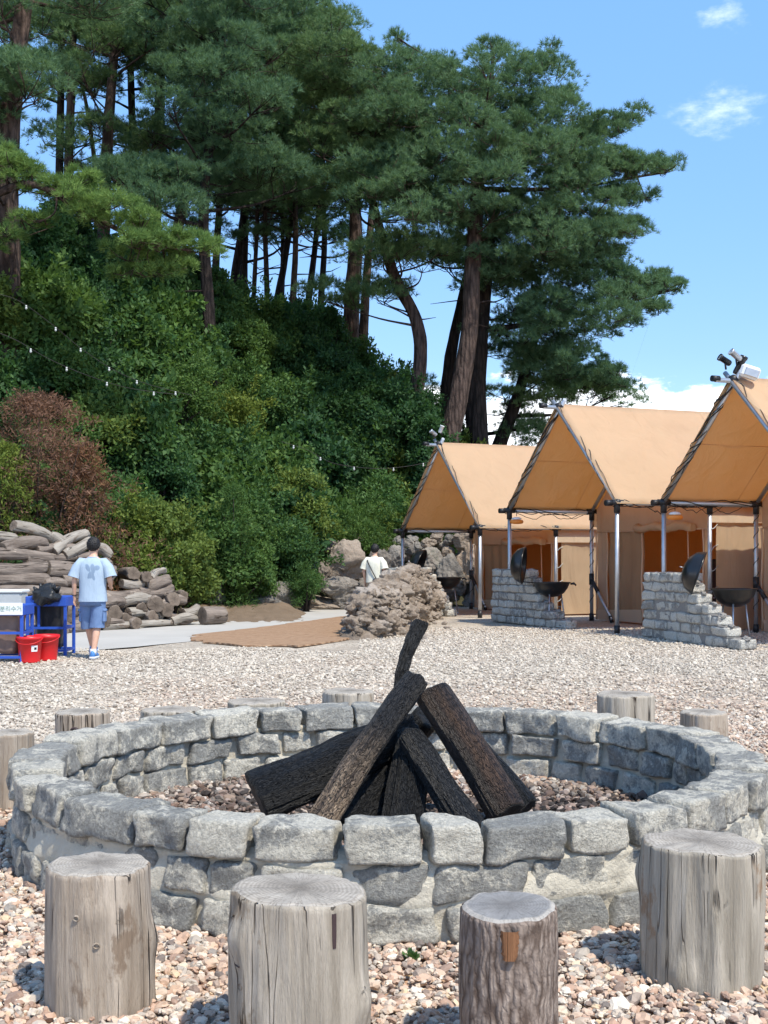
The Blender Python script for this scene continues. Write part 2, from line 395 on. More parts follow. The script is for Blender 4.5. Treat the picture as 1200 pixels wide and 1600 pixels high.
def m_bark(name='flaky_bark', c0=(.09, .06, .045), c1=(.36, .29, .24), orange=True, sc=1.0):
    m, nt = newmat(name); v = oc(nt)
    vo = nd(nt, 'ShaderNodeTexVoronoi', {'Vector': nd(nt, 'ShaderNodeMapping', {'Vector': nd(nt, 'ShaderNodeVectorMath', {0: v, 1: nd(nt, 'ShaderNodeVectorMath', {0: noi(nt, v, 8, 4, out=1), 'Scale': .06}, operation='SCALE').outputs[0]}, operation='ADD').outputs[0], 'Scale': (60 * sc, 60 * sc, 13 * sc)}).outputs[0], 'Scale': 1.0})
    n = noi(nt, nd(nt, 'ShaderNodeMapping', {'Vector': v, 'Scale': (50 * sc, 50 * sc, 12 * sc)}).outputs[0], 1.0, 7, .7)
    d = mth(nt, 'ADD', vo.outputs['Distance'], mth(nt, 'MULTIPLY', n, .5))
    c = ramp(nt, d, [(.35, c1), (.75, tuple((a + b) / 2 for a, b in zip(c0, c1))), (1.0, c0)])
    c = mixc(nt, mth(nt, 'MULTIPLY', noi(nt, v, 6, 5), .5), c, tuple(x * .6 for x in c1))
    finish(nt, c, .92, mth(nt, 'MULTIPLY', d, -1.0), 1.0, .012 / sc, spec=.15); return m
def m_endgrain(name, c0=(.36, .33, .29), c1=(.60, .56, .50), dark=(.14, .12, .10), rim=None):
    m, nt = newmat(name); uv = nd(nt, 'ShaderNodeTexCoord').outputs['UV']
    oi = nd(nt, 'ShaderNodeObjectInfo').outputs['Random']
    L = nd(nt, 'ShaderNodeVectorMath', {0: uv}, operation='LENGTH').outputs['Value']
    v3 = nd(nt, 'ShaderNodeVectorMath', {0: uv, 1: nd(nt, 'ShaderNodeCombineXYZ', {2: mth(nt, 'MULTIPLY', oi, 20.0)}).outputs[0]}, operation='ADD').outputs[0]
    n = noi(nt, v3, 2.5, 5); n2 = noi(nt, v3, 30, 5, .7)
    rings = mth(nt, 'SINE', mth(nt, 'MULTIPLY', mth(nt, 'ADD', L, mth(nt, 'MULTIPLY', n, .14)), 95.0))
    s = nd(nt, 'ShaderNodeSeparateXYZ', {0: uv}); an = mth(nt, 'ARCTAN2', s.outputs[1], s.outputs[0])
    rad = noi(nt, nd(nt, 'ShaderNodeCombineXYZ', {0: mth(nt, 'MULTIPLY', mth(nt, 'COSINE', an), 5.0), 1: mth(nt, 'MULTIPLY', mth(nt, 'SINE', an), 5.0), 2: mth(nt, 'ADD', mth(nt, 'MULTIPLY', L, .7), mth(nt, 'MULTIPLY', oi, 9.0))}).outputs[0], 1.6, 5, .7)
    ra = mth(nt, 'ABSOLUTE', mth(nt, 'SUBTRACT', rad, .5))
    ckm = nd(nt, 'ShaderNodeMapRange', {'Value': ra, 'From Min': 0, 'From Max': .014, 'To Min': .7, 'To Max': 0}).outputs[0]
    c = mixc(nt, n, c0, c1); c = mixc(nt, mth(nt, 'MULTIPLY', mth(nt, 'ADD', rings, 1.0), .17), c, dark)
    c = mixc(nt, mth(nt, 'MULTIPLY', n2, .4), c, c0)
    cen = nd(nt, 'ShaderNodeMapRange', {'Value': mth(nt, 'ADD', L, mth(nt, 'MULTIPLY', n, .6)), 'From Min': .25, 'From Max': 1.0, 'To Min': .65, 'To Max': 0}).outputs[0]
    c = mixc(nt, cen, c, dark)
    if rim:
        rm = nd(nt, 'ShaderNodeMapRange', {'Value': L, 'From Min': .86, 'From Max': .93}).outputs[0]; c = mixc(nt, rm, c, rim)
    c = mixc(nt, ckm, c, dark)
    finish(nt, c, .88, mth(nt, 'SUBTRACT', mth(nt, 'MULTIPLY', n2, .5), ckm), .5, .008, spec=.2); return m
def m_char(name='charred_wood', lo=(.005, .005, .005), hi=(.028, .027, .026), ash=.08, brown=None, tan=None):
    m, nt = newmat(name); v = oc(nt)
    vo = nd(nt, 'ShaderNodeTexVoronoi', {'Vector': nd(nt, 'ShaderNodeMapping', {'Vector': nd(nt, 'ShaderNodeVectorMath', {0: v, 1: nd(nt, 'ShaderNodeVectorMath', {0: noi(nt, v, 6, 4, out=1), 'Scale': .08}, operation='SCALE').outputs[0]}, operation='ADD').outputs[0], 'Scale': (24, 24, 3.2)}).outputs[0]}, feature='DISTANCE_TO_EDGE')
    g1 = noi(nt, nd(nt, 'ShaderNodeMapping', {'Vector': v, 'Scale': (30, 30, 3)}).outputs[0], 1.0, 8, .7); g2 = noi(nt, v, 60, 6, .7)
    e = nd(nt, 'ShaderNodeMapRange', {'Value': vo.outputs['Distance'], 'From Min': 0, 'From Max': .16}).outputs[0]
    c = mixc(nt, g1, lo, hi)
    if ash: c = mixc(nt, mth(nt, 'MULTIPLY', ramp(nt, g2, [(.48, 0.0), (.68, 1.0)]), ash), c, (.22, .21, .2))
    if brown:
        bn = noi(nt, nd(nt, 'ShaderNodeMapping', {'Vector': v, 'Scale': (7, 7, 1.5)}).outputs[0], 1.0, 5, .6)
        c = mixc(nt, nd(nt, 'ShaderNodeMapRange', {'Value': bn, 'From Min': .36, 'From Max': .62}).outputs[0], c, mixc(nt, g1, tuple(x * .25 for x in brown), brown))
    if tan:
        z = nd(nt, 'ShaderNodeSeparateXYZ', {0: v}).outputs[2]
        f = nd(nt, 'ShaderNodeMapRange', {'Value': mth(nt, 'ADD', z, mth(nt, 'MULTIPLY', mth(nt, 'SUBTRACT', g1, .5), .5)), 'From Min': .12, 'From Max': .62, 'To Min': 1, 'To Max': 0}).outputs[0]
        c = mixc(nt, f, c, mixc(nt, ramp(nt, g1, [(.4, 0.0), (.6, 1.0)]), (.10, .07, .05), tan))
    c = mixc(nt, mth(nt, 'ADD', mth(nt, 'MULTIPLY', e, .45), .55), tuple(x * .4 for x in lo), c)
    finish(nt, c, .55, mth(nt, 'ADD', mth(nt, 'MULTIPLY', e, .9), mth(nt, 'MULTIPLY', g1, 1.4)), 1.0, .04, spec=.4); return m
def m_canvas(name, col, tr, tf=.5):
    m, nt = newmat(name); v = wpos(nt); n = noi(nt, v, 1.1, 5, .6, .8); n2 = noi(nt, v, 120, 3)
    wr = noi(nt, nd(nt, 'ShaderNodeMapping', {'Vector': v, 'Rotation': (0, R(50), R(20)), 'Scale': (1, 1, .22)}).outputs[0], 2.2, 4, .5, .6)
    stain = nd(nt, 'ShaderNodeMapRange', {'Value': noi(nt, v, 1.7, 7, .7), 'From Min': .5, 'From Max': .75, 'To Max': .26}).outputs[0]
    c = mixc(nt, n, tuple(x * .9 for x in col), tuple(min(1, x * 1.06) for x in col)); c = mixc(nt, stain, c, tuple(x * .6 for x in col))
    finish(nt, c, .85, mth(nt, 'ADD', mth(nt, 'MULTIPLY', wr, 1.0), mth(nt, 'MULTIPLY', n2, .02)), .7, .14, spec=.15, transl=tr, tfac=tf); return m
def m_leaf(name, lo, hi, tl, tfac=.35, nscale=.5):
    m, nt = newmat(name); r = attr(nt, 'rnd'); n = noi(nt, wpos(nt), nscale, 3)
    f = mth(nt, 'ADD', mth(nt, 'MULTIPLY', r, .65), mth(nt, 'MULTIPLY', mth(nt, 'SUBTRACT', n, .3), .8), clamp=True)
    c = mixc(nt, f, lo, hi)
    oi = nd(nt, 'ShaderNodeObjectInfo').outputs['Random']
    c = mixc(nt, 1.0, c, ramp(nt, oi, [(0, (.80, .86, .95)), (.3, (1.0, 1.0, 1.0)), (.6, (1.12, 1.02, .82)), (.8, (.92, .95, 1.05)), (1, (1.12, 1.10, .9))]), 'MULTIPLY')
    finish(nt, c, .62, spec=.25, transl=mixc(nt, f, tuple(x * .7 for x in tl), tl), tfac=tfac); return m
def m_metal(name='galvanised_pole'):
    m, nt = newmat(name); v = wpos(nt); n = noi(nt, v, 9, 5); n2 = noi(nt, v, 60, 4)
    finish(nt, mixc(nt, n, (.38, .40, .42), (.62, .64, .66)), mth(nt, 'ADD', mth(nt, 'MULTIPLY', n2, .2), .32), n2, .1, .005, metal=.75, spec=.5); return m
M = {}
M['ground'] = m_ground(); M['pebble'] = m_pebble(); M['charpebble'] = m_charpebble(); M['soil'] = m_soil()
M['concrete'] = m_concrete(); M['coir'] = m_mat(); M['stone'] = m_stone(); M['mortar'] = m_mortar(); M['granite'] = m_stone('granite_block', (.21, .205, .19), (.66, .63, .56), bias=.10, sc=.8)
M['boulder'] = m_boulder(); M['rubble'] = m_rubble()
M['wood1'] = m_weathered('weathered_wood', (.28, .215, .155), (.66, .56, .45), patch=(.22, .155, .105), pf=.58)
M['wood2'] = m_weathered('silvered_wood', (.31, .265, .205), (.70, .62, .51), patch=(.25, .19, .13), pf=.57)
M['wood4'] = m_weathered('grey_wood', (.29, .25, .19), (.66, .585, .475), patch=(.30, .19, .11), pf=.60)
M['pilewood'] = m_weathered('grey_log_bark', (.135, .105, .085), (.36, .30, .25), patch=(.44, .37, .30), sx=7, sz=1.5, pf=.62, cs=3)
M['palewood'] = m_weathered('pale_dead_wood', (.25, .215, .175), (.47, .43, .37), patch=(.18, .13, .095), sx=7, sz=1.3, pf=.6, cs=3)
M['bark'] = m_bark(); M['end'] = m_endgrain('sawn_end', (.30, .265, .22), (.56, .51, .44), (.10, .085, .07)); M['endrim'] = m_endgrain('sawn_end_grey', (.20, .195, .19), (.36, .35, .335), (.12, .11, .10), rim=(.38, .35, .31))
M['endpile'] = m_endgrain('old_log_end', (.13, .10, .078), (.27, .215, .165), (.05, .037, .028))
M['fresh'] = m_weathered('exposed_wood', (.24, .11, .055), (.42, .21, .10), sx=20, sz=2)
M['char'] = m_char(); M['charash'] = m_char('ashy_charred_wood', (.008, .008, .008), (.045, .043, .04), ash=.2)
M['chartan'] = m_char('half_burnt_wood', (.008, .007, .007), (.042, .038, .035), ash=.12, tan=(.60, .43, .28)); M['charbrown'] = m_char('scorched_brown_wood', (.012, .010, .009), (.05, .038, .03), brown=(.15, .085, .05))
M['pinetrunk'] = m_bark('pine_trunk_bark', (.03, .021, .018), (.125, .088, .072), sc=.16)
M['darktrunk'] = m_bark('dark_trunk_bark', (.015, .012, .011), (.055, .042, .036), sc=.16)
M['needle'] = m_leaf('pine_needles', (.036, .098, .054), (.19, .30, .135), (.19, .32, .10), .33)
M['needle_lit'] = m_leaf('sunlit_pine_needles', (.06, .13, .04), (.22, .33, .09), (.24, .38, .09), .3)  # brighter copy of the needle colour, sunlight on the bough painted in
M['leaf_dark'] = m_leaf('dark_leaves', (.016, .058, .022), (.075, .155, .048), (.09, .21, .045))
M['leaf_mid'] = m_leaf('green_leaves', (.025, .080, .026), (.12, .21, .053), (.15, .27, .05))
M['leaf_yel'] = m_leaf('yellow_green_leaves', (.05, .10, .022), (.21, .275, .055), (.26, .33, .06))
M['leaf_red'] = m_leaf('russet_leaves', (.07, .038, .026), (.28, .155, .095), (.26, .13, .07))
M['canvas'] = m_canvas('tan_canvas', (.66, .535, .365), (1.0, .62, .26)); M['canvas_wall'] = m_canvas('tan_wall_canvas', (.72, .56, .365), (.72, .45, .20))
M['canvas_trim'] = m_canvas('cream_canvas_trim', (.85, .70, .50), (.8, .5, .25))
M['canvas_door'] = m_canvas('brown_mesh_canvas', (.40, .25, .14), (.4, .2, .08), .2); M['pole'] = m_metal(); M['joint'] = simple('black_joint', (.018, .018, .02), .45, var=.2)
M['wire'] = simple('dark_wire', (.03, .026, .022), .6); M['black'] = simple('black_enamel', (.012, .013, .015), .28, spec=.5)
M['grate'] = simple('black_plastic', (.02, .02, .022), .5); M['bulb'] = simple('white_bulb', (.50, .52, .48), .3, var=.03)
M['white'] = simple('white_plastic', (.72, .74, .74), .4, var=.05); M['orange'] = simple('orange_plastic', (.75, .25, .04), .4)
M['blue'] = simple('blue_paint', (.025, .085, .42), .45, var=.12, scale=12); M['red'] = simple('red_plastic', (.62, .018, .022), .38, var=.06)
M['bag'] = simple('black_bag', (.02, .021, .022), .35, var=.4, scale=8, bstr=.8); M['brownbag'] = simple('brown_sack', (.20, .13, .10), .7, var=.4, scale=5, bstr=.6)
M['slab'] = simple('dark_slab_stone', (.085, .072, .06), .9, var=.5, scale=3, bstr=.8)
M['mortar_dark'] = simple('grey_joint_mortar', (.22, .21, .195), .95, var=.35, scale=25, bstr=.5)
M['dark'] = simple('dark_furniture', (.05, .03, .03), .6)
# ---------------------------------------------------------------- terrain
TOE = np.array([(-400, 20), (-60, 20), (-12, 23.6), (-9, 26), (-7, 28.0), (-5.2, 31), (-4.2, 33), (-2, 35.2), (0, 36.4), (3, 38.2), (8, 42), (14, 48), (60, 58), (400, 60)], float)
CREST = np.array([(-400, 11.5), (-60, 11.5), (-12, 11.0), (-7, 9.8), (-3, 8.6), (-1, 7.9), (1, 6.7), (2.6, 4.9), (6, 2.6), (12, 1.6), (400, 1.2)], float)
def hz(x, y):
    x = np.asarray(x, float); y = np.asarray(y, float)
    s = (y - np.interp(x, TOE[:, 0], TOE[:, 1])) * .85
    H = np.interp(x, CREST[:, 0], CREST[:, 1])
    t = np.clip(s / (H * 1.45), 0, 1); h = H * (1.5 * t - .5 * t ** 3)
    wall = np.clip((x + 4.6) / 1.2, 0, 1) * 1.5 * np.clip(s / .5, 0, 1)
    h = np.maximum(h, np.minimum(wall, H))
    b = np.clip(s / 3, 0, 1) * (.25 * np.sin(x * .9 + 1.3 * np.sin(y * .5)) + .18 * np.sin(y * 1.3 + x * .4))
    return h + b
xs = np.concatenate([np.array([-1500, -400, -150, -80, -50]), np.arange(-36, 36.01, .4), np.array([50, 80, 150, 400, 1500])])
ys = np.concatenate([np.array([-300, -60, -15, -3]), np.arange(0, 72, .4), np.array([80, 100, 140, 250, 600, 2500])])
X, Y = np.meshgrid(xs, ys, indexing='ij')
Z = hz(X, Y); near = (Z < .01)
Z = Z + np.where(near & (Y < 22) & (abs(X) < 20), .012 * np.sin(X * 2.1 + np.sin(Y * 1.7)) * np.sin(Y * 2.6), 0) - .012
ny = len(ys); idx = np.arange(X.size).reshape(X.shape)
Fq = np.stack([idx[:-1, :-1], idx[1:, :-1], idx[1:, 1:], idx[:-1, 1:]], -1).reshape(-1, 4)
cx_ = (X[:-1, :-1] + X[1:, 1:]).ravel() / 2; cy_ = (Y[:-1, :-1] + Y[1:, 1:]).ravel() / 2
s_ = cy_ - np.interp(cx_, TOE[:, 0], TOE[:, 1])
o = npmesh('ground', np.stack([X, Y, Z], -1).reshape(-1, 3), Fq, [M['ground'], M['soil']], smooth=True, matidx=(s_ > -1.2 - 1.0 * (cx_ < -3)).astype(int))
tag(o, kind='structure')
def groundz(x, y): return float(hz(x, y))
def sheet(name, outline, mat, z, kind, jag=0.0, sub=.25):
    pts = []
    for i in range(len(outline)):
        a = Vector(outline[i]); b = Vector(outline[(i + 1) % len(outline)]); n = max(1, int((b - a).length / sub))
        for k in range(n):
            p = a.lerp(b, k / n); j = mnoise.noise(Vector((p.x * 1.3, p.y * 1.3, 3))) * jag + mnoise.noise(Vector((p.x * 6, p.y * 6, 9))) * jag * .4
            pts.append(Vector((p.x + j, p.y + j * 1.5, z)))
    mb = MB(); mb.add(pts, [tuple(range(len(pts)))], 0, False)
    o = mb.build(name, mat); tag(o, kind=kind)
    if o.data.polygons[0].normal.z < 0: o.data.flip_normals()
    return o
def ol(lst, z=0): return [G(px, CH * F / (py - HY), z) for px, py in lst]
sheet('path', ol([(-330, 1050), (-330, 985), (150, 985), (300, 972), (400, 955), (470, 949), (700, 949), (700, 958), (545, 962), (430, 978), (310, 994), (292, 1003), (200, 1012), (120, 1018)]), M['concrete'], .004, 'structure', jag=.35)
# ribbed coir matting
gc = ol([(286, 999), (330, 991), (430, 979), (530, 965), (600, 963), (600, 985), (545, 1000), (470, 1011), (380, 1011), (300, 1004)])
o = sheet('coir_mat', gc, M['coir'], .03, None, jag=.28); del_kind = o.pop('kind', None)
tag(o, 'ribbed brown coir matting laid flat between the concrete path and the gravel', 'mat')
sol = o.modifiers.new('thick', 'SOLIDIFY'); sol.thickness = .028

# ---------------------------------------------------------------- gravel
RC = Vector((.03, 6.68)); RO = 1.97; RI = 1.735
def pebbles(name, pos, size, sub, attrs, mat, seed=1):
    r = np.random.default_rng(seed); n = len(pos)
    V, Fx = ICO[sub]; V = np.array([tuple(v) for v in V]); Fx = np.array(Fx); nv = len(V)
    var = [V * (1 + r.uniform(-.28, .22, (nv, 1))) for _ in range(10)]
    var = np.stack(var); sel = r.integers(0, 10, n)
    A = var[sel]
    sc = size[:, None, None] * np.stack([np.ones(n), r.uniform(.6, .95, n), r.uniform(.38, .7, n)], -1)[:, None, :]
    A = A * sc
    an = r.uniform(0, 2 * np.pi, n); tl = r.normal(0, .35, n); t2 = r.normal(0, .35, n)
    def rot(A, a, i, j):
        c, s = np.cos(a)[:, None], np.sin(a)[:, None]; B = A.copy()
        B[:, :, i] = A[:, :, i] * c - A[:, :, j] * s; B[:, :, j] = A[:, :, i] * s + A[:, :, j] * c; return B
    A = rot(A, tl, 0, 2); A = rot(A, t2, 1, 2); A = rot(A, an, 0, 1)
    A = A + pos[:, None, :]
    Fa = (Fx[None] + (np.arange(n) * nv)[:, None, None]).reshape(-1, 3)
    return npmesh(name, A.reshape(-1, 3), Fa, mat, attrs={k: np.repeat(v, nv) for k, v in attrs.items()})
def scatter(n, y0, y1, marg, seed):
    r = np.random.default_rng(seed); y = np.sqrt(r.uniform(y0 ** 2, y1 ** 2, n)); x = r.uniform(-1, 1, n) * (.335 * y + marg); return x, y
def ringdist(x, y): return np.hypot(x - RC.x, y - RC.y)
x, y = scatter(36000, 3.0, 5.6, 1.1, 3)
k = (ringdist(x, y) > RO - .04); x, y = x[k], y[k]
x2, y2 = scatter(58000, 5.6, 11.5, 1.3, 4)
k = (ringdist(x2, y2) > RO - .04); x2, y2 = x2[k], y2[k]
r_ = np.random.default_rng(9)
s1 = r_.lognormal(math.log(.0134), .40, len(x)).clip(.007, .038); s2 = r_.lognormal(math.log(.0158), .36, len(x2)).clip(.009, .036)
z1 = r_.uniform(-.004, .016, len(x)) ; z2 = r_.uniform(-.006, .012, len(x2))
o = pebbles('gravel', np.stack([x, y, z1], -1), s1, 1, {'rnd': r_.uniform(0, 1, len(x))}, M['pebble'], 1); tag(o, kind='stuff')
o = pebbles('gravel', np.stack([x2, y2, z2], -1), s2, 0, {'rnd': r_.uniform(0, 1, len(x2))}, M['pebble'], 2); tag(o, kind='stuff')
x3, y3 = scatter(84000, 11.5, 25.5, 1.5, 5)
s3 = r_.lognormal(math.log(.0175), .33, len(x3)).clip(.01, .04)
kk = ~((CX + F * x3 / y3 < 560) & (y3 > 19.6 + .4 * np.sin(x3 * 2)))
o = pebbles('gravel', np.stack([x3, y3, r_.uniform(-.01, .008, len(x3))], -1)[kk], s3[kk], 0, {'rnd': r_.uniform(0, 1, kk.sum())}, M['pebble'], 3); tag(o, kind='stuff')
# charred gravel inside the ring
n = 16000; a = r_.uniform(0, 2 * np.pi, n); q = np.sqrt(r_.uniform(0, 1, n)) * (RI + .02)
x4 = RC.x + q * np.cos(a); y4 = RC.y + q * np.sin(a)
ch = np.clip(1.35 - q / RI * 1.25 + r_.normal(0, .18, n) + .45 * np.sin(a * 3 + 1) * (q > .6) + .35 * (x4 > .5), 0, 1)
o = pebbles('pit_gravel', np.stack([x4, y4, r_.uniform(.005, .04, n) + .03 * np.exp(-(q / .8) ** 2)], -1), r_.lognormal(math.log(.019), .38, n).clip(.008, .042), 0, {'rnd': r_.uniform(0, 1, n), 'char': ch}, M['charpebble'], 4); tag(o, kind='stuff')

# ---------------------------------------------------------------- fire ring wall
def ringblock(mb, th0, th1, r0, r1, z0, z1, tint, seed, rnd=.03, amp=.012, nu=15, nv=9, nw=9, taper=0.0):
    hs = ((th1 - th0) * (r0 + r1) / 4, (r1 - r0) / 2, (z1 - z0) / 2); rr = random.Random(seed); off = Vector((rr.uniform(0, 90), rr.uniform(0, 90), rr.uniform(0, 90)))
    rnd = min(rnd * rr.uniform(.7, 1.4), hs[2] * .6)
    sk = [rr.uniform(-1, 1) for _ in range(6)]
    dims = (nu, nv, nw); verts = {}; vs = []; fs = []
    thm = (th0 + th1) / 2; rm = (r0 + r1) / 2; zm = (z0 + z1) / 2
    def vert(i, j, k):
        if (i, j, k) in verts: return verts[(i, j, k)]
        p = [(2 * t / (d - 1) - 1) for t, d in zip((i, j, k), dims)]
        p = [math.copysign(abs(t) ** .75, t) for t in p]
        loc = Vector([p[q] * hs[q] for q in range(3)])
        c = Vector([max(-(hs[q] - rnd), min(hs[q] - rnd, loc[q])) for q in range(3)]); d = loc - c
        if d.length > 1e-6: loc = c + d.normalized() * rnd * min(1.0, d.length / rnd * 1.0) if d.length < rnd else c + d.normalized() * rnd
        s = loc * 7 + off
        w = mnoise.noise(s * .7) * 1.3 + .6 * mnoise.noise(s * 2.2) + .3 * mnoise.noise(s * 5)
        dirn = Vector([loc[q] / hs[q] for q in range(3)]); dirn = Vector([t ** 3 for t in dirn]); 
        if dirn.length > 1e-6: dirn.normalize()
        loc = loc + dirn * w * amp
        x_, y_, z_ = loc
        x_ += z_ * .14 * sk[0] + y_ * .05 * sk[1]; z_ += x_ * .045 * sk[2]; y_ += x_ * .05 * sk[3] + z_ * .10 * sk[4]
        th = thm + x_ / rm; r = rm + y_
        verts[(i, j, k)] = len(vs); vs.append(Vector((r * math.cos(th), r * math.sin(th), zm + z_)))
        return verts[(i, j, k)]
    for ax in range(3):
        o1, o2 = [(1, 2), (2, 0), (0, 1)][ax]
        for end in (0, dims[ax] - 1):
            for a_ in range(dims[o1] - 1):
                for b_ in range(dims[o2] - 1):
                    q = []
                    for da, db in ((0, 0), (1, 0), (1, 1), (0, 1)):
                        t = [0, 0, 0]; t[ax] = end; t[o1] = a_ + da; t[o2] = b_ + db; q.append(vert(*t))
                    if end == 0: q.reverse()
                    fs.append(tuple(q))
    mb.add(vs, fs, 0, True, a=tint)
def px2th(px, r, front=True, z=.45):
    best = None
    rng_ = np.linspace(-math.pi, 0, 1600) if front else np.linspace(0, math.pi, 1600)
    xx = RC.x + r * np.cos(rng_); yy = RC.y + r * np.sin(rng_); pp = CX + F * xx / yy
    return float(rng_[np.argmin(abs(pp - px))])
ring = empty('fire_ring', (RC.x, RC.y, 0), 'low round wall of cut grey stone blocks and pale mortar circling the burnt logs', 'fire pit')
# top course: seams read off the photo in front, then regular round the back
fr = [(95, .35), (212, .2), (290, .15), (392, .8), (532, .55), (667, .3), (755, .85), (886, .12), (990, .85)]
front_seams = [px2th(p, RO) for p, _ in fr]
tints_front = [.15, .22, .85, .55, .38, .8, .18, .72]
bk = [(1062, .6), (1005, .15), (932, .35), (866, .3), (787, .85), (715, .05), (655, .3), (610, .45), (553, .25), (475, .3), (407, .05), (332, .4), (258, .15), (187, .35), (130, .4)]
back_seams = [px2th(p, RI, False) for p, _ in bk]
s = list(front_seams)
gap = back_seams[0] + 0.0 - s[-1]
nmid = max(2, round(gap * RO / .33)); s += [s[-1] + gap * (i + 1) / nmid for i in range(nmid)][:-1]
s += back_seams
gap = (front_seams[0] + 2 * math.pi) - s[-1]; nmid = max(2, round(gap * RO / .33))
s += [s[-1] + gap * (i + 1) / nmid for i in range(nmid)]
rr = random.Random(4)
top = MB()
for i in range(len(s) - 1):
    if i < len(tints_front): t = tints_front[i]
    else:
        t = rr.choice([.05, .1, .2, .3, .35, .45, .6, .8])
    g_ = .011 + rr.uniform(0, .013)
    jz = rr.uniform(-.012, .008); jr = rr.uniform(-.015, .02)
    fm = max(0, -math.sin((s[i] + s[i + 1]) / 2))
    ringblock(top, s[i] + g_ / RO, s[i + 1] - g_ / RO, RI - .005 + .055 * fm + rr.uniform(-.02, .015), RO + .015 + jr, .312, .462 + jz, t, 100 + i, rnd=.011, amp=.02)
top.build('cap_course', M['stone'], ring, attr='tint')
for ci, (z0, z1, ro, ri, cnt) in enumerate([(.158, .305, RO, RI + .005, 37), (.0, .152, RO + .03, RI + .01, 38)]):
    mb = MB(); th = rr.uniform(0, .1); base = th
    ws = [rr.uniform(.65, 1.35) for _ in range(cnt)]; tot = sum(ws)
    for i, w in enumerate(ws):
        dth = 2 * math.pi * w / tot; g_ = rr.uniform(.012, .035)
        ringblock(mb, th + g_ / ro, th + dth - g_ / ro, ri + rr.uniform(-.015, .015), ro + rr.uniform(-.015, .02), z0 + rr.uniform(0, .012), z1 - rr.uniform(0, .01), rr.choice([.1, .2, .3, .4, .55, .7]), 300 + ci * 60 + i, rnd=.014, amp=.022)
        th += dth
    mb.build('stone_course', M['stone'], ring, attr='tint')
# mortar core with an uneven face: proud of the lower blocks outside, set back inside
mb = MB(); NS = 520; prof = []
zz = [.0, .03, .06, .09, .12, .14, .16, .18, .21, .24, .27, .29, .31, .325, .34]
rows = []
for z in zz:
    row = []
    for k in range(NS):
        th = 2 * math.pi * k / NS; p = Vector((math.cos(th) * 2, math.sin(th) * 2, z))
        w = mnoise.noise(p * 5.5) + .5 * mnoise.noise(p * 14) + .25 * mnoise.noise(p * 33)
        joint = max(math.exp(-((z - .155) / .028) ** 2), math.exp(-((z - .308) / .022) ** 2))
        r = RO - .022 + .028 * w + .012 * joint - (.03 if z > .32 else 0) + (.016 if z < .25 else 0)
        row.append(Vector((r * math.cos(th), r * math.sin(th), z)))
    rows.append(row)
for z in reversed(zz):
    row = []
    for k in range(NS):
        th = 2 * math.pi * k / NS; p = Vector((math.cos(th) * 2, math.sin(th) * 2, z + 7))
        r = RI + .05 - .02 * mnoise.noise(p * 6)
        row.append(Vector((r * math.cos(th), r * math.sin(th), z)))
    rows.append(row)
mb.loft(rows, caps=False); mb.build('mortar', M['mortar'], ring)

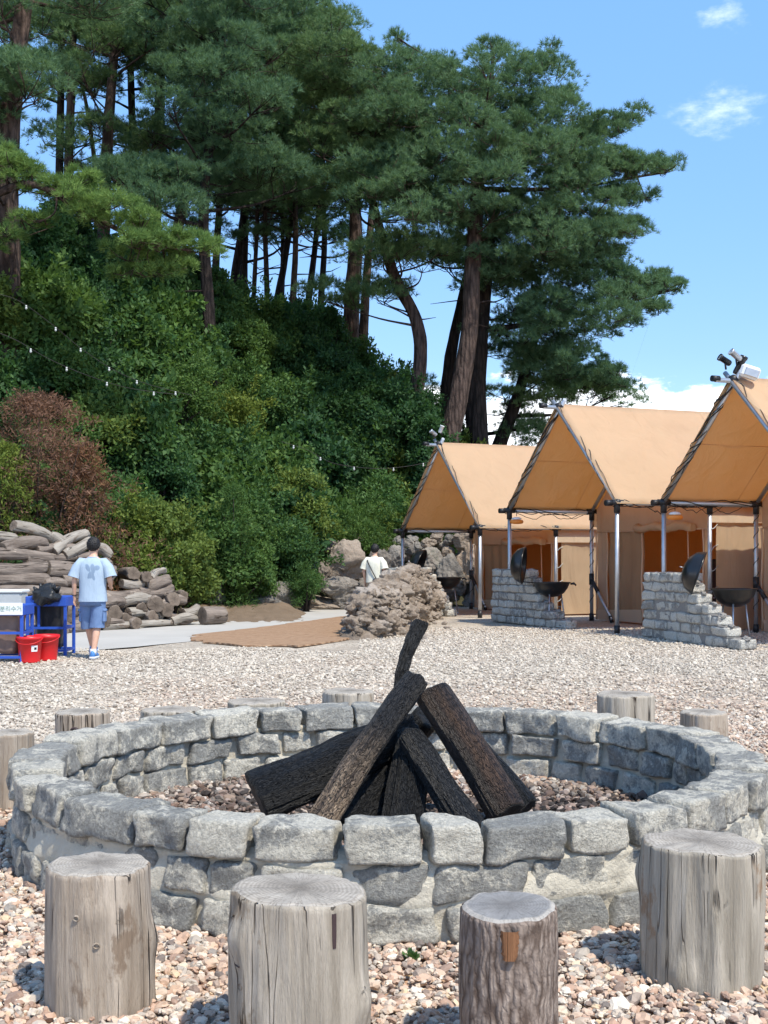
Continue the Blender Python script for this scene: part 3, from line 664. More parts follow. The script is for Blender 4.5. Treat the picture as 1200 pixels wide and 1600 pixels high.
# ---------------------------------------------------------------- logs and stumps
def wood_log(name, p0, p1, r0, r1, side, end, seed, seg=40, nl=18, wob=.05, bend=0.0, flare=0.0, tilt0=0.0, tilt1=0.0, knots=0, lumps=0.0, ridge=0.0):
    """log whose local Z runs from p0 to p1, caps carry UVs from the heart outwards"""
    p0 = Vector(p0); p1 = Vector(p1); L = (p1 - p0).length; rr = random.Random(seed); off = Vector((rr.uniform(0, 60), rr.uniform(0, 60), rr.uniform(0, 60)))
    kn = [(rr.uniform(0, 2 * math.pi), rr.uniform(.1, .9) * L, rr.uniform(.5, 1)) for _ in range(knots)]
    vs = []; fs = []; mi = []; uvs = []
    ba = rr.uniform(0, 6.28)
    rm = (r0 + r1) / 2
    for i in range(nl + 1):
        t = i / nl
        te = .5 - .5 * math.cos(math.pi * t) if nl > 8 else t
        t = .55 * t + .45 * te
        z = t * L; r = r0 + (r1 - r0) * t + flare * math.exp(-t * 6)
        bx = math.cos(ba) * bend * math.sin(math.pi * t); by = math.sin(ba) * bend * math.sin(math.pi * t)
        for k in range(seg):
            an = 2 * math.pi * k / seg; d = Vector((math.cos(an), math.sin(an), 0))
            q = d * .9 + Vector((0, 0, z * 1.1 / max(rm * 4, .3))) + off
            w = 1 + wob * (mnoise.noise(q * 1.1) * 1.4 + .5 * mnoise.noise(Vector((d.x * 4, d.y * 4, z * 1.5)) + off) + .35 * mnoise.noise(Vector((d.x * 9, d.y * 9, z * 3)) + off))
            if lumps: w += lumps * mnoise.noise(Vector((d.x * 1.8, d.y * 1.8, z * 2.6 / (rm * 6))) + off)
            if ridge: w += ridge * (abs(mnoise.noise(Vector((d.x * 3.4, d.y * 3.4, z * 1.6)) + off)) * -2.2 + .5 * mnoise.noise(Vector((d.x * 7, d.y * 7, z * 9)) + off) + .35)
            for ka, kz, ks in kn:
                da = (an - ka + math.pi) % (2 * math.pi) - math.pi
                w += .13 * ks * math.exp(-((da * r / .05) ** 2 + ((z - kz) / .06) ** 2))
            rim = 1 - .035 * (1 if i in (0, nl) else 0)
            zz_ = z + (tilt0 * (1 - t) + tilt1 * t) * r * math.cos(an - ba)
            if i in (0, nl): zz_ += (.012 * mnoise.noise(d * 2.2 + off)) * (1 if i else -1)
            vs.append(Vector((d.x * r * w * rim + bx, d.y * r * w * rim + by, zz_)))
    for i in range(nl):
        for k in range(seg):
            k2 = (k + 1) % seg; fs.append((i * seg + k, i * seg + k2, (i + 1) * seg + k2, (i + 1) * seg + k)); mi.append(0)
            uvs.append([(0, 0)] * 4)
    for endi, base in ((0, 0), (1, nl * seg)):
        rc = [vs[base + k] for k in range(seg)]; c = sum(rc, Vector()) / seg
        prev = [base + k for k in range(seg)]; pu = [(math.cos(2 * math.pi * k / seg), math.sin(2 * math.pi * k / seg)) for k in range(seg)]
        for f_ in (.93, .6, .3):
            cur = []
            for k in range(seg):
                p = c.lerp(rc[k], f_); p.z += (.006 if endi else -.006) * (1 if f_ == .93 else 1.2) + .004 * mnoise.noise(p * 20 + off)
                cur.append(len(vs)); vs.append(p)
            cu = [(a_ * f_, b_ * f_) for a_, b_ in [(math.cos(2 * math.pi * k / seg), math.sin(2 * math.pi * k / seg)) for k in range(seg)]]
            for k in range(seg):
                k2 = (k + 1) % seg; q = (prev[k], prev[k2], cur[k2], cur[k]); u = (pu[k], pu[k2], cu[k2], cu[k])
                if not endi: q = q[::-1]; u = u[::-1]
                fs.append(q); mi.append(1); uvs.append(list(u))
            prev, pu = cur, cu
        ci = len(vs); vs.append(c + Vector((0, 0, .007 if endi else -.007)))
        for k in range(seg):
            k2 = (k + 1) % seg; q = (prev[k], prev[k2], ci); u = (pu[k], pu[k2], (0, 0))
            if not endi: q = q[::-1]; u = u[::-1]
            fs.append(q); mi.append(1); uvs.append(list(u))
    mb = MB(); mb.add(vs, fs, mi, True, uvs)
    o = mb.build(name, [side, end])
    for p, m_ in zip(o.data.polygons, mi): p.use_smooth = (m_ == 0)
    o.rotation_mode = 'QUATERNION'; o.rotation_quaternion = (p1 - p0).normalized().to_track_quat('Z', 'Y'); o.location = p0
    return o
def stump(px, d, dia, h, side, end, label, seed, group='log stump seats round the fire ring', tilt=0.0, tw=0.0, z0=-.02, **kw):
    x_ = (px - CX) / F * d
    o = wood_log('log_stump', (x_, d, z0), (x_ + tw * h, d, h), dia / 2 * 1.03, dia / 2 * .98, side, end, seed, seg=110, nl=40, **kw)
    return tag(o, label, 'stump', group)
kw = dict(wob=.085, ridge=.014)
s1 = stump(158, 4.10, .352, .465, M['wood1'], M['end'], 'pale weathered stump with split top at the front left corner', 1, knots=3, tilt1=.03, tw=-.02, **kw)
s2 = stump(470, 3.68, .408, .50, M['wood2'], M['end'], 'widest silvery stump with a dark knot, in front of the log tripod', 2, knots=4, tilt1=.04, **kw)
s3 = stump(794, 3.66, .298, .452, M['bark'], M['endrim'], 'small stump still in rough brown bark with a grey sawn top', 3, tilt1=.05, **kw)
s4 = stump(1097, 4.38, .428, .478, M['wood4'], M['end'], 'thick grey barkless stump with a brown stripe at the front right corner', 4, knots=2, tilt1=.02, **kw)
def lang(st, ang):
    v = st.rotation_quaternion @ Vector((1, 0, 0)); return ang - math.atan2(v.y, v.x)
def knot(st, ang, z, r, dia):
    ang = lang(st, ang)
    x_ = math.cos(ang) * dia / 2 * 1.0; y_ = math.sin(ang) * dia / 2 * 1.0
    mb = MB(); n = Vector((math.cos(ang), math.sin(ang), 0)); q = n.to_track_quat('Z', 'Y').to_matrix()
    mb.lathe([(r * 1.5, -.03), (r * 1.35, .004), (r * 1.05, .012), (r * .8, .006), (r * .7, -.006), (.001, -.012)], 14, 0, Vector((x_, y_, z)), q, sy=.85)
    mb.build('knot', M['dark'] if r > .02 else M['wood1'], st)
def patch(st, a0, a1, z0, z1, dia, mat, name, seed=0):
    a0_, a1_ = a0, a1
    """bare strip: thin shell hugging the stump's side, ragged edge"""
    a0 = lang(st, a0); a1 = a0 + (a1_ - a0_)
    mb = MB(); n1_, n2_ = 6, 14; vs = []; rr = random.Random(seed)
    for i in range(n2_ + 1):
        for k in range(n1_ + 1):
            t = i / n2_; e = .18 * rr.uniform(-1, 1) * (k in (0, n1_)); w = 1 - .7 * max(0, .35 - t)
            u = (k / n1_ - .5) * w + .5 + e * .4
            an = a0 + (a1 - a0) * u; r = dia / 2 * 1.06 if k not in (0, n1_) else dia / 2 * .97
            vs.append(Vector((math.cos(an) * r, math.sin(an) * r, z0 + (z1 - z0) * t)))
    fs = [(i * (n1_ + 1) + k, i * (n1_ + 1) + k + 1, (i + 1) * (n1_ + 1) + k + 1, (i + 1) * (n1_ + 1) + k) for i in range(n2_) for k in range(n1_)]
    mb.add(vs, fs, 0, True); mb.build(name, mat, st)
knot(s2, R(-146), .345, .022, .408); knot(s1, R(-58), .34, .008, .352); knot(s1, R(-100), .36, .009, .352); knot(s1, R(-80), .27, .009, .352); knot(s2, R(-142), .27, .010, .408)
patch(s3, R(-104), R(-84), .36, .445, .298, M['fresh'], 'bare_patch', 3)
patch(s2, R(-62), R(-57), .40, .50, .408, M['dark'], 'bark_split', 5)
for i, (px, d, dia, h, sd, lab) in enumerate([
    (18, 7.35, .27, .44, 'wood1', 'grey stump cut off by the left edge of the photo'),
    (130, 8.62, .37, .40, 'wood1', 'stump with a round dark knot behind the left of the ring'),
    (267, 9.0, .42, .37, 'wood4', 'low wide stump barely showing over the back left of the ring'),
    (402, 9.15, .43, .415, 'wood4', 'stump behind the ring straight above the long left log'),
    (545, 9.45, .41, .455, 'wood2', 'stump behind the ring just left of the upright burnt stick'),
    (978, 8.95, .405, .49, 'wood2', 'tall flat topped stump behind the right of the ring'),
    (1100, 8.5, .335, .415, 'wood1', 'brown sided stump behind the far right of the ring')]):
    st = stump(px, d, dia, h, M[sd], M['end'], lab, 20 + i, **kw)
    if px == 130: knot(st, R(-95), .31, .026, dia)

# burnt logs
def blog(px0, py0, d0, px1, py1, d1, r0p, r1p, mat, label, seed, name='burnt_log', **kw):
    a_ = P(px0, py0, d0); b_ = P(px1, py1, d1)
    o = wood_log(name, a_, b_, r0p / F * d0, r1p / F * d1, mat, M['charash'] if mat is not M['charbrown'] else M['char'], seed, seg=84, nl=70, **kw)
    return tag(o, label, 'log', 'burnt logs propped together in the fire ring')
blog(402, 1246, 6.25, 640, 1142, 6.75, 42, 34, M['char'], 'thick charred log lying low to the left of the tripod', 41, wob=.12, tilt0=.3, ridge=.07)
blog(500, 1290, 6.05, 651, 1062, 6.5, 24, 20, M['chartan'], 'long charred log with a tan unburnt foot leaning up to the right', 42, wob=.10, bend=.02, ridge=.06)
blog(622, 1110, 6.95, 657, 972, 7.05, 9, 10.5, M['charash'], 'thin knobbly black stick standing highest out of the tripod', 43, wob=.2, lumps=.4, knots=4, ridge=.08, bend=.035)
blog(793, 1272, 6.25, 676, 1084, 6.62, 31, 28, M['charbrown'], 'thick scorched brown log on the right side of the tripod', 44, wob=.07, bend=.02, ridge=.015)
blog(738, 1302, 6.05, 641, 1152, 6.45, 27, 20, M['charash'], 'ash dusted log leaning in between the brown log and the centre', 45, wob=.12, ridge=.05)
blog(822, 1262, 6.55, 700, 1118, 6.85, 21, 20, M['char'], 'black log half hidden behind the scorched brown log', 46, wob=.09)
blog(626, 1330, 6.15, 640, 1150, 6.6, 38, 22, M['char'], 'short thick charred log standing in the middle of the tripod', 47, wob=.12, bend=.02, ridge=.09)
blog(540, 1300, 6.35, 640, 1195, 6.7, 34, 30, M['char'], 'squat black log tucked under the long tan footed one', 48, wob=.10)
blog(560, 1245, 7.2, 668, 1120, 6.85, 26, 22, M['char'], 'black log leaning from behind the middle of the tripod', 49, wob=.1)
# charred fragments
mb = MB(); rr = random.Random(8)
for i in range(60):
    an = rr.uniform(0, 6.28); q = abs(rr.gauss(0, .55)); v_, f_ = rock_geo((rr.uniform(.015, .045), rr.uniform(.012, .03), rr.uniform(.012, .025)), 900 + i, 1)
    c = Vector((RC.x + .1 + q * math.cos(an), RC.y - .1 + q * math.sin(an), .06)); mb.add([v + c for v in v_], f_, 0, False)
tag(mb.build('charcoal', M['char']), kind='stuff')

# ---------------------------------------------------------------- little weed at the foot of the ring
w = empty('weed', G(640, 4.52, .0), 'tiny green weed growing at the foot of the ring between two front stumps', 'plant')
mb = MB(); at = []
for i in range(26):
    an = rr.uniform(0, 6.28); L = rr.uniform(.018, .05); c = Vector((rr.uniform(-.02, .02), rr.uniform(-.01, .01), .005)); el = rr.uniform(.5, 1.3)
    d = Vector((math.cos(an) * math.cos(el), math.sin(an) * math.cos(el), math.sin(el))); sd = d.cross(Vector((0, 0, 1))).normalized() * L * .28
    mb.add([c, c + d * L * .6 + sd, c + d * L, c + d * L * .6 - sd], [(0, 1, 2, 3)], 0, False, a=rr.random())
mb.build('leaves', M['leaf_mid'], w, attr='rnd')
# bare brown dirt bank between the stone slabs and the boulders
mb = MB(); rows = []
NX_, NY_ = 40, 14
for j in range(NY_):
    for i in range(NX_):
        px = 280 + i * 5.2; d = 27.2 + j * .36; h = .02 * j * (1 + .25 * mnoise.noise(Vector((i * .2, j * .3, 1)))) * min(1, i / 4) * min(1, (NX_ - 1 - i) / 8) + .05 * mnoise.noise(Vector((i * .5, j * .7, 3)))
        q = G(px, d, h * 1.15 - .03); rows.append(q)
mb.add(rows, [(j * NX_ + i, j * NX_ + i + 1, (j + 1) * NX_ + i + 1, (j + 1) * NX_ + i) for j in range(NY_ - 1) for i in range(NX_ - 1)], 0, True)
def m_dirt():
    m, nt = newmat('dirt'); pos = wpos(nt); n = noi(nt, pos, 2.5, 8, .65); n2 = noi(nt, pos, 25, 6, .7)
    finish(nt, mixc(nt, mth(nt, 'MULTIPLY', n2, .6), mixc(nt, n, (.15, .105, .07), (.36, .27, .19)), (.10, .075, .05)), .95, n2, .8, .05, spec=.1); return m
M['dirt'] = m_dirt(); tag(mb.build('dirt_bank', M['dirt']), kind='structure')
# ---------------------------------------------------------------- building in world space under a parent
def wloc(o):
    p = Vector((0, 0, 0))
    while o is not None: p = p + o.location; o = o.parent
    return p
def wb(mb, name, mats, parent=None, attr=None, own=False):
    base = wloc(parent) if parent is not None else Vector((0, 0, 0))
    if own or parent is None:
        c = Vector(mb.v[0]); lo = Vector((min(v[0] for v in mb.v), min(v[1] for v in mb.v), min(v[2] for v in mb.v))); hi = Vector((max(v[0] for v in mb.v), max(v[1] for v in mb.v), 0))
        c = Vector(((lo.x + hi.x) / 2, (lo.y + hi.y) / 2, lo.z))
    else: c = base
    mb.v = [tuple(Vector(v) - c) for v in mb.v]
    o = mb.build(name, mats, attr=attr); o.location = c - base
    if parent is not None: o.parent = parent
    return o

# ---------------------------------------------------------------- log pile
def pd(px, py): return 22.4 + px / 330 * 4.3 + max(0, (985 - py)) / 100 * .85
def pile(px0, py0, px1, py1, rp, mat='pilewood', dd=0.0, d1=None, label=None, seed=0, grp=True, **kw):
    a_ = P(px0, py0, pd(px0, py0) + dd); b_ = P(px1, py1, (pd(px1, py1) + dd) if d1 is None else d1)
    k = dict(wob=.16, bend=.07, lumps=.05, ridge=.07, tilt0=random.Random(seed).uniform(-.3, .3), tilt1=random.Random(seed + 1).uniform(-.4, .4), knots=3); k.update(kw)
    r = rp / F * a_.y
    L = (b_ - a_).length; n = int(max(8, min(26, L / .12)))
    if a_.z - r < 0: a_.z = r + .0
    if b_.z - r < 0: b_.z = r + .0
    o = wood_log('log', a_, b_, r, r * random.Random(seed + 5).uniform(.8, 1.0), M[mat], M['endpile'], seed, seg=34, nl=n, **k)
    return tag(o, label or ('grey log lying lengthwise in the ' + ('top' if py0 < 880 else 'second' if py0 < 900 else 'middle' if py0 < 922 else 'lower' if py0 < 950 else 'bottom') + ' row of the log pile, ' + ('left of the man' if px0 < 110 else 'right of the man')), 'log', 'logs stacked in the big pile at the left')
LG = [(21, 821, 79, 840, 9, 'palewood', 'pale log sticking out at the very top left of the pile'), (82, 862, 135, 833, 9.5, 'palewood', 'split brown log angled up from the top of the pile towards the man'),
      (-30, 842, 24, 842, 9, 'palewood', 'whitish log at the upper left end of the pile'), (2, 860, 66, 848, 12, 'pilewood', 'knotty log just under the pale one at the top of the pile'),
      (76, 838, 100, 852, 10, 'palewood', 'short whitish stub beside the split log on the pile'), (100, 868, 140, 845, 9, 'palewood', 'white stripped log under the split brown log'),
      (57, 860, 125, 858, 8, 'pilewood', None), (148, 855, 172, 870, 9, 'palewood', 'light grey stub just right of the man\'s head'),
      (-40, 869, 78, 872, 10, 'pilewood', None), (40, 874, 150, 868, 9, 'pilewood', None), (-60, 889, 69, 887, 14, 'pilewood', None), (72, 888, 170, 882, 14, 'pilewood', None), (120, 880, 176, 892, 11, 'pilewood', None),
      (-60, 911, 72, 905, 12, 'pilewood', None), (66, 912, 102, 913, 8.5, 'pilewood', None), (98, 908, 150, 912, 9, 'pilewood', None), (-60, 931, 124, 929, 11, 'pilewood', 'long straight log right behind the blue bag stands'),
      (130, 928, 231, 926, 10, 'pilewood', 'smooth straight log at hip height right of the man'), (190, 911, 222, 911, 7.5, 'palewood', 'short cream coloured log with a red brown end'),
      (-60, 954, 60, 954, 12, 'pilewood', None), (20, 974, 100, 976, 12, 'pilewood', None), (-60, 976, 30, 978, 13, 'pilewood', None), (40, 952, 118, 955, 11, 'pilewood', None),
      (60, 993, 150, 992, 9, 'pilewood', None), (-60, 998, 70, 998, 12, 'pilewood', None),
      (160, 986, 268, 972, 5.5, 'palewood', 'thin twisted grey branch along the foot of the pile'), (205, 900, 262, 905, 8, 'pilewood', None), (236, 905, 256, 891, 6.5, 'palewood', 'small pale stub at the right shoulder of the pile'),
      (228, 918, 264, 906, 10, 'pilewood', None), (255, 948, 288, 938, 10, 'pilewood', None), (284, 958, 309, 951, 9, 'palewood', None), (262, 962, 300, 966, 8, 'pilewood', None), (150, 945, 196, 941, 10, 'pilewood', None), (190, 942, 236, 937, 10, 'palewood', None), (120, 946, 160, 948, 10, 'pilewood', None), (215, 925, 268, 920, 9, 'pilewood', None), (110, 985, 190, 984, 9, 'pilewood', None), (200, 958, 250, 962, 8, 'palewood', None), (130, 966, 176, 962, 9, 'pilewood', None), (268, 975, 306, 966, 7, 'palewood', None)]
for i, (a_, b_, c_, d_, r_p, mt, lab) in enumerate(LG): pile(a_, b_, c_, d_, r_p, mt, label=lab, seed=500 + i * 7)
# ends that face the camera: (px, py, r)
EN = [(171, 896, 13, 'round log end at the man\'s right elbow'), (209, 896, 10, 'darker round log end on the right slope of the pile'), (229, 901, 7.5, None), (104, 962, 12.5, 'oval pale log end beside the blue stand'), (100, 982, 10, None),
      (181, 958, 12, None), (196, 972, 12, None), (222, 953, 10, None), (243, 945, 12, None), (262, 954, 12, None), (272, 936, 10, None), (240, 966, 11, None), (287, 932, 8, None), (128, 975, 10, None), (214, 974, 9, None), (165, 972, 10, None)]
for i, (px, py, r_p, lab) in enumerate(EN):
    rr = random.Random(60 + i); d0 = pd(px, py) - rr.uniform(.1, .4); a_ = P(px, py, d0); L = rr.uniform(1.0, 1.5)
    b_ = a_ + Vector((rr.uniform(-.75, -.25), .8, rr.uniform(-.05, .08))).normalized() * L
    r = r_p / F * d0 * 1.06; a_.z = max(a_.z, r * .95); b_.z = max(b_.z, r * .95)
    o = wood_log('log', a_, b_, r, r * .85, M['pilewood'], M['endpile'], 800 + i, seg=26, nl=9, wob=.2, tilt0=rr.uniform(-.5, .5), knots=2, lumps=.15)
    tag(o, lab or ('round log end facing the camera ' + ('low' if py > 960 else 'halfway up' if py > 940 else 'near the top') + ' in the pile ' + ('behind the blue stand' if px < 145 else 'just right of the man' if px < 215 else 'on its right slope')), 'log', 'logs stacked in the big pile at the left')
a_ = P(316, 968, 26.4); a_.z = .2
tag(wood_log('log', a_, a_ + Vector((.42, .35, 0)), .2, .19, M['pilewood'], M['endpile'], 990, seg=28, nl=8, wob=.05), 'short stubby log lying alone at the right foot of the pile', 'log', 'logs stacked in the big pile at the left')

# ---------------------------------------------------------------- rock things
def rock(name, c, size, mat, label, cat, group, seed, sub=3, tint=0.0, rz=None, rough=.28):
    v_, f_ = rock_geo(size, seed, sub, rough); rr = random.Random(seed)
    me = bpy.data.meshes.new(name); me.from_pydata(v_, [], f_); me.materials.append(mat)
    me.polygons.foreach_set('use_smooth', [sub > 2] * len(f_))
    at = me.attributes.new('tint', 'FLOAT', 'POINT'); at.data.foreach_set('value', [tint] * len(v_)); me.update()
    o = bpy.data.objects.new(name, me); C.objects.link(o); o.location = c
    o.rotation_euler = (rr.uniform(-.2, .2), rr.uniform(-.2, .2), rr.uniform(-.5, .5) if rz is None else rz)
    return tag(o, label, cat, group)
# rubble heap between the mat and the first tent
ax0 = Vector((-.36, 22.4)); ax1 = Vector((.88, 30.4)); axl = (ax1 - ax0).length; axd = (ax1 - ax0).normalized(); axn = Vector((axd.y, -axd.x))
def heap_h(s_, t_): 
    q = 1 - (t_ / (.47 + .012 * s_)) ** 2 - (max(0, (1.2 - s_)) / 1.7) ** 2 - (max(0, s_ - 7.0) / 1.6) ** 2
    return (.80 + .42 * min(1, max(0, s_) / 6)) * max(0, q) ** .6
cnt = 0; rr = random.Random(77)
cells = []
for i in range(2000):
    s_ = rr.uniform(-.6, 8.2); t_ = rr.uniform(-1.0, .95); h = heap_h(s_, t_)
    if h <= .05: continue
    p = ax0 + axd * s_ + axn * t_; sz = rr.choice([.10, .13, .16, .2, .26])
    c = Vector((p.x, p.y, h - sz * .35))
    if all((c - q).length > (sz + z_) * .56 for q, z_ in cells): cells.append((c, sz))
for i, (c, sz) in enumerate(cells[:290]):
    big = sz > .25 and rr.random() < .5
    rock('rubble_rock', c, (sz * rr.uniform(.9, 1.3), sz * rr.uniform(.8, 1.1), sz * rr.uniform(.6, .9)), M['rubble'], ('pale' if big else 'rough') + ' brown rock ' + ('on the crest' if c.z > .62 else 'halfway up' if c.z > .3 else 'at the foot') + ' of the rubble heap, ' + ('at its near left end' if c.y < 25 else 'on its middle part' if c.y < 27.5 else 'at its far end'), 'rock', 'rough brown rocks heaped beside the coir mat', 1000 + i, 3, tint=(.8 if big else rr.choice([0, 0, .1, .25, .5])), rough=.95)
mb = MB(); rings = []
for i in range(15):
    s_ = -.6 + i * .63; row = []
    for k in range(13):
        t_ = -1.2 + k * .195; h = heap_h(s_, t_); p = ax0 + axd * s_ + axn * t_; row.append(Vector((p.x, p.y, max(-.02, h - .16 + .05 * mnoise.noise(Vector((p.x * 3, p.y * 3, 0)))))))
    rings.append(row)
mb.add([p for r in rings for p in r], [(i * 13 + k, i * 13 + k + 1, (i + 1) * 13 + k + 1, (i + 1) * 13 + k) for i in range(14) for k in range(12)], 0, True)
tag(mb.build('soil_mound', M['rubble'], attr='tint'), kind='structure')
for i in range(34):
    p = P(rr.uniform(545, 700), rr.uniform(958, 1000), 1); d = CH * F / (rr.uniform(952, 1004) - HY)
    px = rr.uniform(555, 700) - (d - 22) * 0
    if px < 590 + (d < 24) * 50: continue
    sz = rr.uniform(.03, .09); rock('stray_rock', G(px, d, sz * .3), (sz, sz * .8, sz * .6), M['rubble'], 'small stray stone on the gravel around the rubble heap', 'rock', 'stray stones beside the rubble heap', 1500 + i, 1, tint=rr.random() * .8)

# large boulders of the bank
def boulder(px, py, wp, hp, d, label, seed, tint=0.0, dy=.55, grp='boulders holding the foot of the bank'):
    c = P(px, py, d); w = wp / F * d / 2; h = hp / F * d / 2
    return rock('boulder', c, (w * 1.13, max(w, h) * dy * 1.3, h * 1.13), M['boulder'], label, 'boulder', grp, seed, 4, tint=tint, rz=0.0, rough=.5)
BL = [(542, 878, 66, 62, 34.6, 'biggest rounded brownish boulder left of the man in cream', .55), (528, 920, 58, 34, 34.0, 'cracked flat grey boulder under the big rounded one', .1), (505, 895, 22, 34, 34.4, 'narrow upright boulder left of the big rounded one', .3),
      (440, 928, 52, 44, 33.0, 'greenish grey boulder behind the weedy tuft', .0), (405, 945, 70, 36, 32.2, 'wide low mossy boulder next to the dirt bank', .0), (502, 944, 90, 22, 34.2, 'long low brown rock along the path edge', .45),
      (545, 940, 40, 24, 34.0, 'small grey block at the foot of the cracked boulder', .1), (480, 890, 40, 50, 35.2, 'dark boulder shaded by the leafy bushes', .2), (512, 850, 34, 24, 35.4, 'small boulder tucked under the leaves above the big one', .2),
      (595, 880, 34, 40, 35.6, 'grey boulder right behind the man in cream', .1), (617, 872, 30, 34, 35.6, 'light grey slanted rock beside the tent pole', .0), (580, 925, 50, 40, 34.6, 'boulder hidden behind the rubble heap', .2), (560, 840, 40, 26, 36.2, 'flat boulder topped with grass', .3),
      (460, 862, 50, 34, 36, 'boulder almost buried in the bushes', .2), (640, 855, 26, 24, 36.4, 'rounded grey rock just above the first stone grill wall', .05), (735, 885, 36, 60, 36, 'tall orange tinted boulder beside the canvas wall', .9), (705, 900, 46, 62, 36.0, 'pointed pale grey boulder behind the first grill', .0),
      (672, 878, 34, 44, 36.2, 'grey upright rock behind the first grill lid', .1), (340, 925, 30, 60, 31.5, 'dark rock in the hollow under the bushes', .1)]
for i, (px, py, w_, h_, d, lab, tn) in enumerate(BL): boulder(px, py, w_, h_, d, lab, 1700 + i, tn)
rr = random.Random(5); placed = []
for i in range(400):
    px = rr.uniform(600, 745); py = rr.uniform(838, 948); sz = rr.uniform(8, 17)
    if all(math.hypot(px - a_, (py - b_) * 1.1) > (sz + c_) * .78 for a_, b_, c_ in placed): placed.append((px, py, sz))
for i, (px, py, sz) in enumerate(placed): boulder(px, py, sz * 2.2, sz * rr.uniform(1.4, 2.2), 36.5 + rr.uniform(-.15, .2) - (py > 920) * .4, 'rough stone ' + ('high' if py < 880 else 'midway' if py < 915 else 'low') + ' in the stacked stone bank, ' + ('left of its left pole' if px < 628 else 'left of the first grill' if px < 665 else 'behind the first grill' if px < 715 else 'next to the canvas wall'), 1800 + i, rr.choice([0, 0, .1, .3, .5]), dy=.7, grp='rough stones stacked in the bank behind the first tent')
# upright slabs at the left
for i, (px, w_, y0, y1, d, lab) in enumerate([(268, 62, 852, 932, 29.5, 'upright grey stone slab streaked with moss right of the log pile'), (183, 52, 818, 915, 28.6, 'tall dark brown stone slab behind the log pile')]):
    a_ = P(px, y1 + 15, d); h = (y1 + 15 - y0) / F * d; w = w_ / F * d; mb = MB()
    mb.box((0, 0, h / 2), (w, .5, h), bevel=.12, rot=Matrix.Rotation(.18, 3, 'Z'))
    o = mb.build('stone_slab', M['slab']); o.location = (a_.x, a_.y, max(-.1, a_.z))
    sb = o.modifiers.new('sub', 'SUBSURF'); sb.subdivision_type = 'SIMPLE'; sb.levels = sb.render_levels = 4
    tx = bpy.data.textures.new('rockd%d' % i, 'CLOUDS'); tx.noise_scale = .45; dp = o.modifiers.new('d', 'DISPLACE'); dp.texture = tx; dp.strength = .16
    tag(o, lab, 'stone slab')

# ---------------------------------------------------------------- stepped stone grill walls
def block_geo(mb, c, size, rz, tint, seed, rnd=.026, amp=.034):
    rr = random.Random(seed); off = Vector((rr.uniform(0, 90), rr.uniform(0, 90), rr.uniform(0, 90))); n = 6
    hs = [x / 2 for x in size]; Mx = Matrix.Rotation(rz, 3, 'Z'); cache = {}; vs = []; fs = []
    def vert(i, j, k):
        if (i, j, k) in cache: return cache[(i, j, k)]
        loc = Vector([math.copysign(abs(2 * t / (n - 1) - 1) ** .7, 2 * t / (n - 1) - 1) * hs[q] for q, t in enumerate((i, j, k))])
        cc = Vector([max(-(hs[q] - rnd), min(hs[q] - rnd, loc[q])) for q in range(3)]); d = loc - cc
        if d.length > rnd: loc = cc + d.normalized() * rnd
        w = mnoise.noise(loc * 6 + off) + .5 * mnoise.noise(loc * 16 + off); dn = Vector([(loc[q] / hs[q]) ** 3 for q in range(3)])
        if dn.length > 1e-6: loc = loc + dn.normalized() * w * amp
        cache[(i, j, k)] = len(vs); vs.append(Vector(c) + Mx @ loc); return cache[(i, j, k)]
    for ax in range(3):
        o1, o2 = [(1, 2), (2, 0), (0, 1)][ax]
        for end in (0, n - 1):
            for a_ in range(n - 1):
                for b_ in range(n - 1):
                    q = []
                    for da, db in ((0, 0), (1, 0), (1, 1), (0, 1)):
                        t = [0, 0, 0]; t[ax] = end; t[o1] = a_ + da; t[o2] = b_ + db; q.append(vert(*t))
                    fs.append(tuple(q if end else q[::-1]))
    mb.add(vs, fs, 0, True, a=tint)
